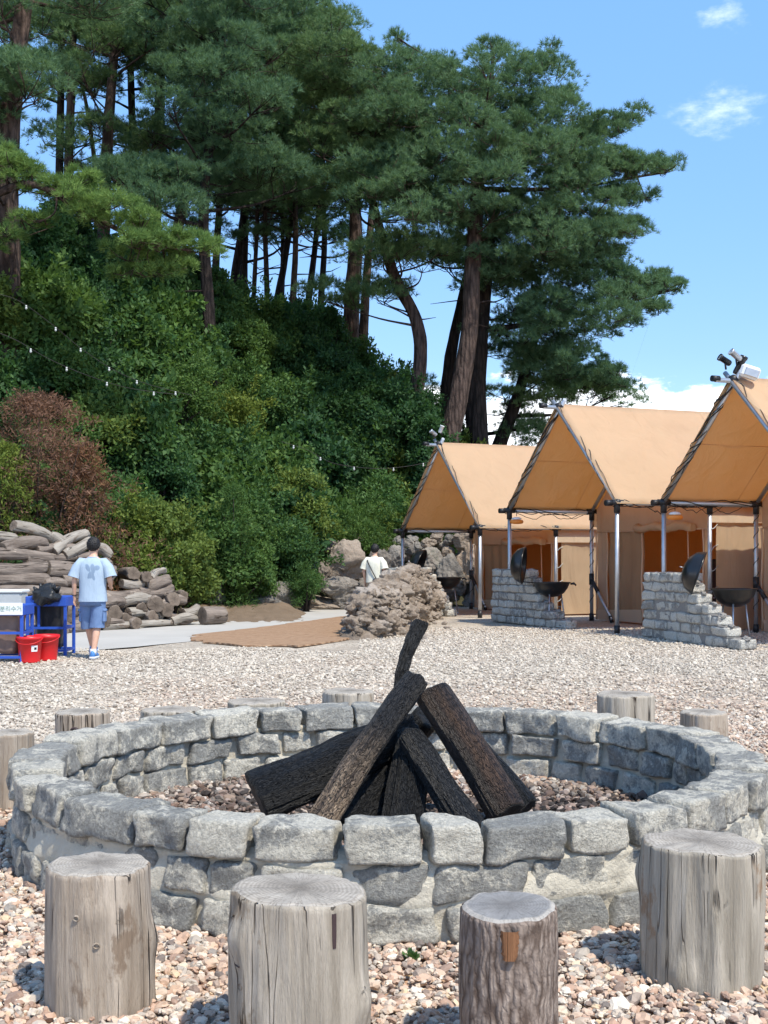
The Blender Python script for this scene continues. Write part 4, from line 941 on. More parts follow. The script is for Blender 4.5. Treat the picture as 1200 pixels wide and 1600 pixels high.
def stone_wall(pl, pr, courses, label, seed, ret=1.0):
    """pl, pr: ground points of the visible face's left and right ends; courses: fraction of the length each course reaches, bottom up"""
    root = empty('stone_wall', pl, label, 'stone wall', 'stepped stone walls beside the kettle grills')
    rr = random.Random(seed); d = (pr - pl); L = d.length; d.normalize(); nrm = Vector((-d.y, d.x, 0)); rz = math.atan2(d.y, d.x)
    H = .172; mor = MB()
    for ci, fr_ in enumerate(courses):
        mb = MB(); x_ = -.0 + (rr.uniform(-.06, .03)); Lc = L * fr_; 
        while x_ < Lc - .12:
            w = rr.uniform(.26, .52); w = min(w, Lc - x_) if Lc - x_ - w > .15 else Lc - x_
            c = pl + d * (x_ + w / 2) + nrm * (.14 + rr.uniform(-.015, .015)) + Vector((0, 0, H * (ci + .5)))
            block_geo(mb, c, (w - .02, .28 + rr.uniform(-.02, .03), H - .016), rz + rr.uniform(-.06, .06), rr.choice([.1, .2, .3, .45, .6, .8, 1.0]), seed * 50 + ci * 12 + int(x_ * 20))
            x_ += w
        # return leg going back from the left end
        y_ = .30
        while y_ < ret:
            w = min(rr.uniform(.26, .4), ret - y_ + .1)
            c = pl + d * .14 + nrm * (y_ + w / 2) + Vector((0, 0, H * (ci + .5)))
            block_geo(mb, c, (.28, w - .02, H - .016), rz, rr.choice([.2, .4, .5, .7]), seed * 70 + ci * 9 + int(y_ * 20)); y_ += w
        wb(mb, 'stone_course', M['granite'], root, attr='tint')
        mor.box(pl + d * (Lc / 2) + nrm * .14 + Vector((0, 0, H * (ci + .5))), (Lc - .06, .235, H), rot=Matrix.Rotation(rz, 3, 'Z'))
        v_, f_ = rock_geo((.07, .12, .05), seed * 5 + ci, 3, .5); c = pl + d * (Lc - .09) + nrm * .14 + Vector((0, 0, H * (ci + 1)))
        if ci < len(courses) - 1 and ci > 0 or ci == 0: mor.add([v + c for v in v_], f_, 0, True)
    wb(mor, 'mortar', M['mortar_dark'], root)
    return root
stone_wall(G(1004, 22.6), G(1158, 19.35), [1.0, .87, .79, .70, .60, .53, .42][:7], 'stepped grey stone wall nearest the camera, between the second and third tents', 3)
stone_wall(G(768, 27.8), G(884, 24.9), [1.0, .86, .72, .64, .60, .58, .52], 'stepped grey stone wall under the second tent\'s left pole', 4)
stone_wall(G(606, 32.0), G(700, 30.2), [1.0, .96, .90, .82, .76, .68, .6], 'stepped grey stone wall half buried behind the brown rubble heap', 5)

# ---------------------------------------------------------------- kettle grills
def grill(px, d, sz, label, lidoff, lidtilt, rimz=.93):
    c = G(px, d); root = empty('kettle_grill', c, label, 'grill', 'black kettle grills with open lids'); R_ = sz / 2
    mb = MB(); prof = [(.01, rimz - .31), (R_ * .35, rimz - .295), (R_ * .68, rimz - .22), (R_ * .88, rimz - .11), (R_ * .97, rimz - .02), (R_ * 1.04, rimz), (R_ * 1.04, rimz + .015), (R_ * .95, rimz + .01), (R_ * .9, rimz - .06), (R_ * .6, rimz - .2), (.01, rimz - .26)]
    mb.lathe(prof, 32, 0, c); wb(mb, 'bowl', M['black'], root)
    mb = MB(); mb.lathe([(R_ * .9, rimz - .012), (.01, rimz - .012)], 24, 0, c)
    for k in range(-5, 6): mb.tube([c + Vector((k * R_ * .16, -math.sqrt(max(.01, .8 - (k * .16) ** 2)) * R_, rimz - .006)), c + Vector((k * R_ * .16, math.sqrt(max(.01, .8 - (k * .16) ** 2)) * R_, rimz - .006))], .005, 4)
    wb(mb, 'grate', M['grate'], root)
    for an in (R(250), R(10), R(130)):
        e = Vector((math.cos(an), math.sin(an), 0)); mb = MB()
        mb.tube([c + e * R_ * .55 + Vector((0, 0, rimz - .24)), c + e * R_ * .78 + Vector((0, 0, .02))], .016, 8); mb.lathe([(.022, .0), (.022, .05), (.012, .055)], 10, 0, c + e * R_ * .782); wb(mb, 'leg', M['pole'], root)
    mb = MB(); hd = c + Vector((R_ * 1.02, -.02, rimz - .03)); mb.tube([hd, hd + Vector((.07, -.01, .02)), hd + Vector((.12, -.01, -.03))], [.02, .024, .018], 8); mb.tube([hd + Vector((.05, -.12, 0)), hd + Vector((.05, .1, 0))], .014, 8); wb(mb, 'handle', M['grate'], root)
    # lid: shallow dome whose open side faces right
    lc = c + Vector(lidoff); ax = Vector((math.cos(lidtilt), -.25, math.sin(lidtilt))).normalized(); q = ax.to_track_quat('Z', 'Y').to_matrix()
    mb = MB(); mb.lathe([(R_ * 1.02, 0), (R_ * 1.02, .02), (R_ * .99, -.03), (R_ * .86, -.14), (R_ * .55, -.235), (R_ * .2, -.27), (.01, -.275)], 32, 0, lc, q)
    mb.lathe([(R_ * .98, .0), (R_ * .95, -.03), (R_ * .82, -.13), (R_ * .5, -.215), (.01, -.255)], 32, 0, lc, q); lid = wb(mb, 'lid', M['black'], root)
    mb = MB(); k0 = lc - ax * .275; side = q @ Vector((1, 0, 0)); mb.tube([k0 - side * .05, k0 - ax * .05 - side * .045, k0 - ax * .05 + side * .045, k0 + side * .05], .009, 6); wb(mb, 'lid_handle', M['pole'], lid)
    mb = MB(); v_ = q @ Vector((0, 1, 0)); lowp = lc + Vector((0, 0, -R_ * .9)); mb.tube([c + Vector((-R_ * .98, 0, rimz)), lowp.lerp(c + Vector((-R_ * .98, 0, rimz)), .5), lowp], .013, 6); wb(mb, 'hinge', M['grate'], root)
    return root
grill(1147, 20.9, .76, 'black kettle grill nearest the camera with its lid tipped open to the left', (-.60, .05, 1.21), -.35)
grill(862, 26.0, .78, 'black kettle grill behind the middle stone wall with its lid standing open', (-.62, -.1, 1.30), -.1)
grill(696, 31.6, .84, 'black kettle grill farthest away next to the rubble heap with a raised lid', (-.66, .1, 1.26), -.35)

# ---------------------------------------------------------------- tents
def cloth(mb, p00, p10, p11, p01, nu, nv, amp, seed, mi=0, fold=0.0, foldf=9):
    vs = []; n = (p10 - p00).cross(p01 - p00).normalized(); off = Vector((seed * 3.1, seed * 1.7, 0))
    for j in range(nv + 1):
        for i in range(nu + 1):
            a_ = i / nu; b_ = j / nv; p = p00.lerp(p10, a_).lerp(p01.lerp(p11, a_), b_)
            e = min(1, 6 * min(a_, 1 - a_, b_, 1 - b_)); w = amp * e * (mnoise.noise(p * .8 + off) + .5 * mnoise.noise(Vector((p.x * 2.4, p.y * 2.4, p.z * .9)) + off))
            if fold: w += fold * math.sin((a_ * foldf + .4 * mnoise.noise(p * 1.5 + off)) * 6.283) * min(1, .3 + b_ * .7 if fold > 0 else 1)
            vs.append(p + n * w)
    mb.add(vs, [(j * (nu + 1) + i, j * (nu + 1) + i + 1, (j + 1) * (nu + 1) + i + 1, (j + 1) * (nu + 1) + i) for j in range(nv) for i in range(nu)], mi, True)
def helix(mb, a_, b_, r, pitch, wr, seed, mess=.3):
    d = b_ - a_; L = d.length; n = int(L / pitch * 8); t = d.normalized(); u = t.cross(Vector((.3, .2, 1))).normalized(); w = t.cross(u); rr = random.Random(seed); pts = []; ph = rr.uniform(0, 6)
    for i in range(n + 1):
        ph += 2 * math.pi / 8 * rr.uniform(1 - mess, 1 + mess); q = r * (1 + .35 * mess * mnoise.noise(Vector((i * .21, seed, 0))) + (mess > .25) * .3 * abs(mnoise.noise(Vector((i * .09, seed, 5)))))
        pts.append(a_ + d * (i / n) + u * math.cos(ph) * q + w * math.sin(ph) * q)
    mb.tube(pts, wr, 4)
M['shade_lining'] = m_canvas('amber_shade_lining', (.58, .35, .17), (.75, .38, .12), .42)
def strand(mb, a_, b_, r, wr, seed, turns):
    d = b_ - a_; L = d.length; n = int(L / .07); t = d.normalized(); u = t.cross(Vector((.3, .2, 1))).normalized(); w = t.cross(u); ph = seed * 2.4; pts = []
    for i in range(n + 1):
        ph += turns * 2 * math.pi / n * (1 + 2.5 * mnoise.noise(Vector((i * .13, seed, 2)))) ; q = r * (1.0 + .5 * abs(mnoise.noise(Vector((i * .31, seed, 7)))) + 1.2 * max(0, mnoise.noise(Vector((i * .17, seed, 3)))))
        pts.append(a_ + d * (i / n) + (u * math.cos(ph) + w * math.sin(ph)) * q)
    mb.tube(pts, wr, 4)
def tent(A, u, w, ze, zr, L, label, seed, panel=.44, z0=0.0, dark_wire=1.0, porch=2.15, wire_left=True):
    A = Vector(A); u = Vector(u).normalized(); v = Vector((u.y, -u.x, 0)); Z_ = Vector((0, 0, 1))
    def W(s_, t_, z_): return A + u * s_ + v * t_ + Z_ * z_
    root = empty('canvas_tent', A, label, 'tent', 'tan canvas tents in a row'); rr = random.Random(seed)
    h = w / 2; ov = .10
    # roof: two slopes, thin but solid
    for side in (0, 1):
        mb = MB(); t0, t1 = (h, -ov) if side == 0 else (h, w + ov); z1 = ze - ov * (zr - ze) / h
        cloth(mb, W(-.06, t0, zr), W(L, t0, zr), W(L, t1, z1 + .03), W(-.06, t1, z1 + .03), 40, 16, .035, seed + side)
        o = wb(mb, 'roof_canvas', M['canvas'], root); so = o.modifiers.new('t', 'SOLIDIFY'); so.thickness = .006; so.offset = 1 if side == 0 else -1
        mb = MB(); off_ = (v * (-1 if side == 0 else 1) * (zr - ze) + Z_ * h).normalized() * .016   # seams on the slope
        for f_ in (.5,): mb.tube([W(s_, t0 + (t1 - t0) * f_, zr + (z1 - zr) * f_) + off_ * (.2 + .2 * math.sin(s_)) for s_ in np.arange(.05, L, .5)], .006, 4)
        for s_ in (1.7, 3.5, 5.2): mb.tube([W(s_, t0 + (t1 - t0) * f_, zr + (z1 - zr) * f_) + off_ * .3 for f_ in np.linspace(.02, .98, 9)], .006, 4)
        wb(mb, 'seam', M['canvas'], root)
    pr = .042
    def pole(name, a_, b_, r=pr):
        mb = MB(); mb.tube([a_, b_], r, 14); return wb(mb, name, M['pole'], root)
    def joint(p, dz=.2, name='joint'):
        mb = MB(); mb.tube([p + Z_ * .06, p - Z_ * dz], pr * 1.45, 12); mb.tube([p - u * .13, p + u * .13], pr * 1.4, 12); mb.lathe([(.01, -.07), (.07, -.05), (.085, 0), (.07, .05), (.01, .07)], 12, 0, p); wb(mb, name, M['joint'], root)
    for s_ in (0, porch):
        for t_ in (0, w):
            hgt = ze - .04
            pole('post', W(s_, t_, z0 + .02), W(s_, t_, hgt)); joint(W(s_, t_, hgt))
            mb = MB(); mb.tube([W(s_, t_, z0 - .01), W(s_, t_, z0 + .16)], pr * 1.35, 12); wb(mb, 'post_foot', M['joint'], root)
            rise = (zr - ze) / h; pole('rafter', W(s_, t_, hgt), W(s_, h, zr - .05 - .02) + (v * (1 if t_ == 0 else -1) + Z_ * rise) * (.16 if s_ == 0 else 0.0) + u * (.05 if t_ == 0 else -.05))
    for t_ in (0, w): pole('eave_pole', W(-.16, t_, ze - .05), W(L, t_, ze - .05)); 
    pole('ridge_pole', W(-.38, h, zr - .07), W(L, h, zr - .07))
    mb = MB(); q = W(0, h, zr - .05); mb.lathe([(.01, -.09), (.08, -.06), (.1, 0), (.08, .06), (.01, .09)], 12, 0, q); mb.tube([q - u * .45, q - u * .30], pr * 1.3, 12); wb(mb, 'ridge_joint', M['joint'], root)
    for t_ in (0, w):
        mb = MB(); mb.tube([W(-.26, t_, ze - .05), W(-.12, t_, ze - .05)], pr * 1.35, 12); wb(mb, 'pole_cap', M['joint'], root)
    # light strings wound on the front frame
    mb = MB(); 
    for k in range(7 if dark_wire > .5 else 4): strand(mb, W(-.0, .0, ze), W(0, h - .05, zr - .1), .052, .010, seed * 9 + k, 2.2)
    for k in range(3): strand(mb, W(-.0, w, ze), W(0, h + .05, zr - .1), .05, .008, seed * 9 + 20 + k, 1.3)
    for t_ in (0, w):
        for k in range(3): strand(mb, W(-.1, t_, ze - .06), W(porch + (1.0 if t_ == 0 else 0), t_, ze - .06), .055, .009, seed * 9 + 30 + int(t_) + k, 1.6)
    for k in range(int(5 * dark_wire)):   # loose loops hanging off the pole
        s0 = rr.uniform(0, porch - .7); s1_ = s0 + rr.uniform(.4, .9); t_ = w if k % 2 else 0
        mb.tube([W(s0 + (s1_ - s0) * i / 8, t_ + .03 * math.sin(i), ze - .1 - .13 * math.sin(math.pi * i / 8) * rr.uniform(.6, 1.2)) for i in range(9)], .007, 4)
    helix(mb, W(porch, 0, .4), W(porch, 0, ze - .2), .05, .28, .007, seed + 21, .2)
    wb(mb, 'light_string', M['wire'], root)
    # enclosed room
    s0 = porch + .10; fz = z0 + .03
    for t_, nm in ((.06, 0), (w - .06, 1)):
        mb = MB(); cloth(mb, W(s0 + .10, t_, fz), W(L - .1, t_, fz), W(L - .1, t_, ze - .34), W(s0 + .10, t_, ze - .34), 30, 16, .06, seed + 11 + nm, fold=.012, foldf=14)
        wb(mb, 'side_wall', M['canvas_wall'], root)
        mb = MB(); o_ = v * (.05 if nm else -.05); cloth(mb, W(porch - .02, t_, ze - .40) + o_, W(L, t_, ze - .40) + o_, W(L, t_, ze - .01) + o_ * .2, W(porch - .02, t_, ze - .01) + o_ * .2, 26, 3, .02, seed + 14 + nm); wb(mb, 'valance', M['canvas_trim'], root)
    # front wall: panel, header, right strip, gable
    pw = w * panel; dz = min(2.05, ze - .42)
    mb = MB(); cloth(mb, W(s0, .1, fz), W(s0, w * .12, fz), W(s0, w * .12, dz), W(s0, .1, dz), 4, 14, .02, seed + 30); wb(mb, 'front_wall', M['canvas_wall'], root)
    mb = MB(); cloth(mb, W(s0 + .03, w * .12, fz), W(s0 + .03, pw, fz), W(s0 + .03, pw, dz), W(s0 + .03, w * .12, dz), 16, 16, .06, seed + 31, fold=.03, foldf=3); wb(mb, 'door_curtain', M['canvas_door'], root)
    mb = MB(); cloth(mb, W(s0, .06, dz), W(s0, w - .06, dz), W(s0, w - .06, ze), W(s0, .06, ze), 18, 4, .03, seed + 33)
    mb.add([W(s0, .05, ze), W(s0, w - .05, ze), W(s0, h, zr - .12)], [(0, 1, 2)], 0, False); wb(mb, 'gable_wall', M['canvas_wall'], root)
    mb = MB(); cloth(mb, W(s0, w * .93, fz), W(s0, w - .06, fz), W(s0, w - .06, dz), W(s0, w * .93, dz), 4, 14, .02, seed + 35); wb(mb, 'front_wall', M['canvas_wall'], root)
    mb = MB()
    for t_ in (.08, pw * .28, pw, w * .93): mb.tube([W(s0 - .02, t_ + .02 * math.sin(k * 1.3), fz + (dz - fz) * k / 8) for k in range(9)], .022, 6)
    mb.tube([W(s0 - .02, .1, dz), W(s0 - .02, w - .1, dz)], .015, 6)
    vs_ = [W(s0 - .03, .15, fz + .0), W(s0 - .03, pw, fz), W(s0 - .05, pw, fz + .3), W(s0 - .05, .15, fz + .22)]; mb.add(vs_, [(0, 1, 2, 3)], 0, False); wb(mb, 'door_trim', M['canvas_trim'], root)
    mb = MB(); pts = [W(s0 - .1, pw * .95 + (w * .9 - pw) * k / 14, dz + .06 - .03 * math.sin(k)) for k in range(15)]; mb.tube(pts, [.10 * (1 - .25 * abs(math.sin(k * 1.25))) for k in range(15)], 12, wob=.3); wb(mb, 'rolled_door', M['canvas_wall'], root)
    mb = MB()
    for t_ in (w * .62, w * .8): mb.tube([W(s0 + .02, t_, dz), W(s0 + .03, t_ + .02, dz * .5), W(s0 + .02, t_ - .02, fz + .1)], .014, 6)
    wb(mb, 'door_strap', M['canvas_trim'], root)
    mb = MB(); cloth(mb, W(L - .15, .06, fz), W(L - .15, w - .06, fz), W(L - .15, w - .06, ze), W(L - .15, .06, ze), 14, 8, .05, seed + 41); mb.add([W(L - .15, .05, ze), W(L - .15, w - .05, ze), W(L - .15, h, zr - .1)], [(0, 1, 2)], 0, False); wb(mb, 'back_wall', M['canvas_wall'], root)
    mb = MB(); cloth(mb, W(s0 + .12, .12, ze - .1), W(L - .25, .12, ze - .1), W(L - .25, w - .12, ze - .1), W(s0 + .12, w - .12, ze - .1), 16, 8, .05, seed + 51)  # liner added under the roof to cut its glow and darken the room
    for t_ in (.14, w - .14): cloth(mb, W(s0 + .2, t_, fz), W(L - .25, t_, fz), W(L - .25, t_, ze - .12), W(s0 + .2, t_, ze - .12), 16, 8, .03, seed + 53)
    cloth(mb, W(L - .28, .14, fz), W(L - .28, w - .14, fz), W(L - .28, w - .14, ze - .12), W(L - .28, .14, ze - .12), 12, 8, .03, seed + 55); wb(mb, 'added_shade_lining', M['shade_lining'], root)
    # brace with black clamp on the inner left post
    a_ = W(porch, 0, .95); b_ = W(porch - .05, .95, .06); mb = MB(); mb.tube([a_, b_], .034, 10); br = wb(mb, 'brace', M['pole'], root)
    mb = MB(); mb.tube([a_ + (a_ - b_) * .02, a_ + (b_ - a_) * .32], .046, 10); mb.tube([a_ - Z_ * .12, a_ + Z_ * .14], .06, 10); wb(mb, 'clamp', M['joint'], br); mb = MB(); mb.tube([b_ - Z_ * .05, b_ + (a_ - b_) * .08], .045, 8); wb(mb, 'brace_foot', M['joint'], br)
    # lacing between post and side wall
    mb = MB(); zz_ = np.arange(.35, ze - .4, .42)
    for k, z_ in enumerate(zz_): mb.tube([W(porch, w + .05, z_), W(porch + .09, w + .03, z_ + .03 + .05 * (k % 2)), W(s0 + .14, w - .05, z_ + .12)], .008, 4)
    wb(mb, 'lacing', M['bulb'], root)
    return root, W, s0, dz
U = (.93, .37, 0)
def storage(W, s_, t_, label, wd=1.1):
    p = W(s_, t_, 0); ux = (W(0, 1, 0) - W(0, 0, 0)); rz = math.atan2(ux.y, ux.x); Rm = Matrix.Rotation(rz, 3, 'Z')
    root = empty('camp_cabinet', p, label, 'cabinet', 'dark camp cabinets inside the tents'); mb = MB()
    mb.box(p + Vector((0, 0, .70)), (wd, .5, 1.18), rot=Rm, bevel=.02); wb(mb, 'body', M['dark'], root)
    mb = MB(); mb.box(p + Vector((0, 0, 1.36)), (wd + .06, .56, .14), rot=Rm, bevel=.015); wb(mb, 'top', M['grate'], root)
    for q in (-1, 1):
        mb = MB(); mb.box(p + Rm @ Vector((q * wd * .25, -.262, .55)), (.14, .03, .03), rot=Rm, bevel=.008); wb(mb, 'handle', M['pole'], root)
    for q in (-1, 1):
        mb = MB(); mb.box(p + Rm @ Vector((q * wd * .42, 0, .055)), (.07, .4, .11), rot=Rm); wb(mb, 'leg', M['grate'], root)
A2 = G(796, 27.55); r2, W2, s02, dz2 = tent(A2, U, 4.45, 2.57, 4.68, 7.2, 'middle tan canvas tent, in full view between the other two', 1)
A1 = G(629, 33.8); r1_, W1, s01, dz1 = tent(A1, (.915, .40, 0), 4.55, 2.24, 4.46, 7.0, 'smallest, farthest tan canvas tent at the left end of the row', 2, dark_wire=.3)
A3 = G(1037, 23.1); r3, W3, s03, dz3 = tent(A3, U, 4.15, 2.56, 4.62, 7.0, 'nearest tan canvas tent, cut off by the right edge', 3)
storage(W2, 4.6, 3.1, 'dark camp cabinet seen through the middle tent door', 1.3); storage(W2, 4.6, 1.9, 'second dark cabinet deeper inside the middle tent')
storage(W1, 4.4, 3.4, 'dark camp cabinet seen through the far tent door')
# spotlights on the apexes
def spot(p, dirn, L, r, mat, label, grp='small spotlights clamped on the tent peaks'):
    root = empty('spotlight', p, label, 'spotlight', grp); d = Vector(dirn).normalized(); q = d.to_track_quat('Z', 'Y').to_matrix(); mb = MB()
    mb.lathe([(.01, -L * .5), (r * .8, -L * .5), (r, -L * .4), (r, L * .35), (r * 1.18, L * .36), (r * 1.18, L * .5), (r * 1.02, L * .5), (r * .95, L * .42), (.01, L * .4)], 18, 0, p, q); wb(mb, 'housing', mat, root)
    mb = MB(); mb.lathe([(r * .9, L * .43), (.01, L * .44)], 16, 0, p, q); wb(mb, 'lens', M['bulb'], root)
    mb = MB(); mb.tube([p, p + Vector((.02, 0, -.16))], .018, 8); wb(mb, 'bracket', M['joint'], root)
ap3 = W3(0, 4.15 / 2, 4.62); 
spot(ap3 + Vector((-.16, -.05, .28)), (-.8, -.2, .45), .24, .055, M['black'], 'black spotlight pointing left on the nearest tent peak')
spot(ap3 + Vector((.02, -.08, .36)), (-.8, -.2, .6), .24, .055, M['pole'], 'white topped spotlight highest on the nearest tent peak')
spot(ap3 + Vector((.11, -.02, .20)), (.45, -.1, .9), .34, .06, M['black'], 'black tube spotlight pointing up at the right of the nearest tent peak')
mb = MB(); q = ap3 + Vector((.25, -.12, .06)); mb.box(q, (.34, .2, .22), rot=Matrix.Rotation(-.2, 3, 'Z') @ Matrix.Rotation(.35, 3, 'Y'), bevel=.04)
fl = empty('floodlight', q, 'pale grey plastic floodlight box fixed just below the nearest tent peak', 'floodlight'); wb(mb, 'housing', M['white'], fl)
mb = MB(); mb.box(q + Vector((.01, -.11, -.02)), (.24, .03, .14), rot=Matrix.Rotation(-.2, 3, 'Z') @ Matrix.Rotation(.35, 3, 'Y'), bevel=.01); wb(mb, 'front_plate', M['pole'], fl)
ap1 = W1(0, 4.55 / 2, 4.46)
spot(ap1 + Vector((-.14, -.05, .24)), (-.7, -.2, .5), .2, .05, M['pole'], 'small white spotlight at the left of the far tent peak'); spot(ap1 + Vector((.06, -.05, .34)), (.3, -.1, .8), .2, .05, M['white'], 'small white spotlight at the top of the far tent peak')
# orange reels hanging at the porch corners
def reel(p, label):
    root = empty('hanging_lamp', p, label, 'lamp', 'small orange hanging lamps under the tent eaves'); mb = MB()
    mb.lathe([(.01, .0), (.10, .0), (.12, .02), (.09, .045), (.04, .06), (.01, .06)], 18, 0, p + Vector((0, 0, -.05)), sy=.6); wb(mb, 'shade', M['white'], root)
    mb = MB(); mb.lathe([(.04, -.10), (.13, -.09), (.16, -.05), (.14, -.01), (.05, 0)], 18, 0, p + Vector((0, 0, -.05)), sy=.6); wb(mb, 'body', M['orange'], root)
    mb = MB(); mb.tube([p + Vector((0, 0, .03)), p + Vector((0, 0, .16))], .008, 5); wb(mb, 'hook', M['wire'], root)
reel(W2(.12, .12, 2.37) , 'orange and white hanging lamp at the middle tent\'s left corner'); reel(W3(.15, .15, 2.33), 'orange and white hanging lamp at the nearest tent\'s left corner')

# ---------------------------------------------------------------- blue bag stands, buckets, bags
def stand(px0, px1, d, z1, label, sign=False, bag='bag', depth=.5):
    a_ = G(px0, d); b_ = G(px1, d); w = (b_ - a_).length; root = empty('bag_stand', (a_ + b_) / 2, label, 'bag stand', 'blue steel bag stands'); x0, x1, y0, y1 = a_.x, b_.x, d, d + depth
    for x_ in (x0, x1):
        for y_ in (y0, y1):
            mb = MB(); mb.box(((x_), y_, z1 / 2), (.045, .045, z1), bevel=.006); wb(mb, 'leg', M['blue'], root)
    mb = MB()
    for z_ in (.42, .02 + .06):
        for y_ in (y0, y1): mb.box(((x0 + x1) / 2, y_, z_), (w - .045, .035, .035))
        for x_ in (x0, x1): mb.box((x_, (y0 + y1) / 2, z_), (.035, depth - .045, .035))
    mb.box((x0 + w * .3, y0, (z1 + .42) / 2), (.035, .032, z1 - .45)); wb(mb, 'rail', M['blue'], root)
    mb = MB(); mb.box(((x0 + x1) / 2, y0 - .01, z1 - .04), (w + .05, .05, .15), bevel=.01)
    for x_ in (x0 - .0, x1): mb.box((x_, (y0 + y1) / 2 + .015, z1 - .04), (.05, depth - .04, .15), bevel=.01)
    mb.box(((x0 + x1) / 2, y1 + .01, z1 - .04), (w + .05, .05, .15), bevel=.01)
    wb(mb, 'top_band', M['blue'], root)
    mb = MB(); n_ = 30; rings = []
    for j in range(10):
        t = j / 9; z_ = .12 + (z1 - .16) * t; row = []
        for k in range(n_):
            an = 2 * math.pi * k / n_; c_, s_ = math.cos(an), math.sin(an); sq = 1 / max(abs(c_), abs(s_)) ** .8
            q = (.72 + .28 * t) * (1 + .14 * mnoise.noise(Vector((c_ * 3, s_ * 3, t * 3 + px0))) + .05 * mnoise.noise(Vector((c_ * 9, s_ * 9, t * 9))))
            row.append(Vector(((x0 + x1) / 2 + c_ * sq * w * .44 * q, (y0 + y1) / 2 + s_ * sq * depth * .42 * q, z_)))
        rings.append(row)
    mb.loft(rings); wb(mb, 'sack', M[bag], root)
    if sign:
        mb = MB(); mb.box(((x0 + x1) / 2, y0 - .045, z1 - .02), (w + .05, .012, .17), bevel=.004); sg = wb(mb, 'sign_board', M['white'], root)
        cu = bpy.data.curves.new('sign_text', 'FONT'); cu.body = '\ubd84\ub9ac\uc218\uac70'; cu.size = .085; cu.extrude = .002; cu.align_x = 'CENTER'; cu.align_y = 'CENTER'; cu.materials.append(M['sign_text'])
        t0_ = bpy.data.objects.new('lettering', cu); C.objects.link(t0_); bpy.context.view_layer.update(); me_ = bpy.data.meshes.new_from_object(t0_); bpy.data.objects.remove(t0_); t_ = bpy.data.objects.new('lettering', me_); C.objects.link(t_); t_.rotation_euler = (R(90), 0, 0); t_.parent = sg; t_.location = Vector(((x0 + x1) / 2 + .16, y0 - .054, z1 - .02)) - wloc(sg)
    return root
M['sign_text'] = simple('grey_green_lettering', (.30, .40, .30), .6)
M['clear'] = simple('grey_plastic_panel', (.42, .44, .44), .5)
stand(-32, 34, 17.1, .78, 'blue steel bag stand with a white sign, at the left edge', sign=True, bag='brownbag')
stand(43, 102, 18.3, .86, 'blue steel bag stand holding a black bin bag, behind the red buckets')
mb = MB(); v_, f_ = rock_geo((.24, .18, .15), 71, 3, .8); c = G(74, 18.3, .92); mb.add([v + c for v in v_], f_, 0, True)
for k in range(5): mb.tube([c + Vector((-.15 + .07 * k, 0, .05)), c + Vector((-.2 + .1 * k, -.03, .12 + .05 * (k % 2)))], [.05, .015], 6)
tag(wb(mb, 'plastic_bag', M['bag']), 'crumpled black plastic bag tied on top of the right blue stand', 'bag')
p = G(18, 19.4); gb = empty('grey_bin', p, 'pale grey plastic box standing between the stands and the log pile', 'bin'); mb = MB(); mb.box(p + Vector((0, 0, .46)), (.42, .4, .92), bevel=.03); wb(mb, 'body', M['clear'], gb); mb = MB(); mb.box(p + Vector((0, 0, .945)), (.46, .44, .05), bevel=.015); wb(mb, 'lid', M['white'], gb)
def bucket(px, d, label, sticker=False, h=.37, rt=.175):
    c = G(px, d); root = empty('bucket', c, label, 'bucket', 'red plastic buckets'); rb = rt * .82
    mb = MB(); mb.lathe([(.01, .0), (rb, .0), (rb * 1.01, .02), (rt * .97, h - .05), (rt * 1.04, h - .045), (rt * 1.06, h), (rt * .98, h), (rt * .93, h - .06), (rb * .93, .02), (.01, .015)], 36, 0, c); wb(mb, 'shell', M['red'], root)
    mb = MB(); mb.tube([c + Vector((rt * 1.06 * math.cos(t), -.05 - rt * 1.0 * abs(math.sin(t)) * .55, h - .02 - .09 * math.sin(t))) if False else c + Vector((rt * 1.09 * math.cos(t), -rt * 1.09 * math.sin(t), h - .02 - .085 * math.sin(t))) for t in np.linspace(0, math.pi, 17)], .006, 6); wb(mb, 'handle', M['red'], root)
    if sticker:
        mb = MB(); vs = []; 
        for j in range(2):
            for k in range(6):
                an = R(-66 + k * 6.5); rr_ = (rb + (rt * .97 - rb) * (.16 + j * .085) / h) + .004; vs.append(c + Vector((math.cos(an) * rr_, math.sin(an) * rr_, .16 + j * .085)))
        mb.add(vs, [(k, k + 1, k + 7, k + 6) for k in range(5)], 0, True); st = wb(mb, 'sticker', M['white'], root)
        mb = MB(); vs = []
        for j in range(2):
            for k in range(3):
                an = R(-52 + k * 6.0); rr_ = (rb + (rt * .97 - rb) * (.185 + j * .035) / h) + .007; vs.append(c + Vector((math.cos(an) * rr_, math.sin(an) * rr_, .185 + j * .035)))
        mb.add(vs, [(k, k + 1, k + 4, k + 3) for k in range(2)], 0, True); wb(mb, 'print', M['joint'], st)
bucket(46.5, 17.2, 'red plastic bucket with a white sticker, beside the left blue stand', True); bucket(73, 17.55, 'plain red bucket right of the one with the sticker')

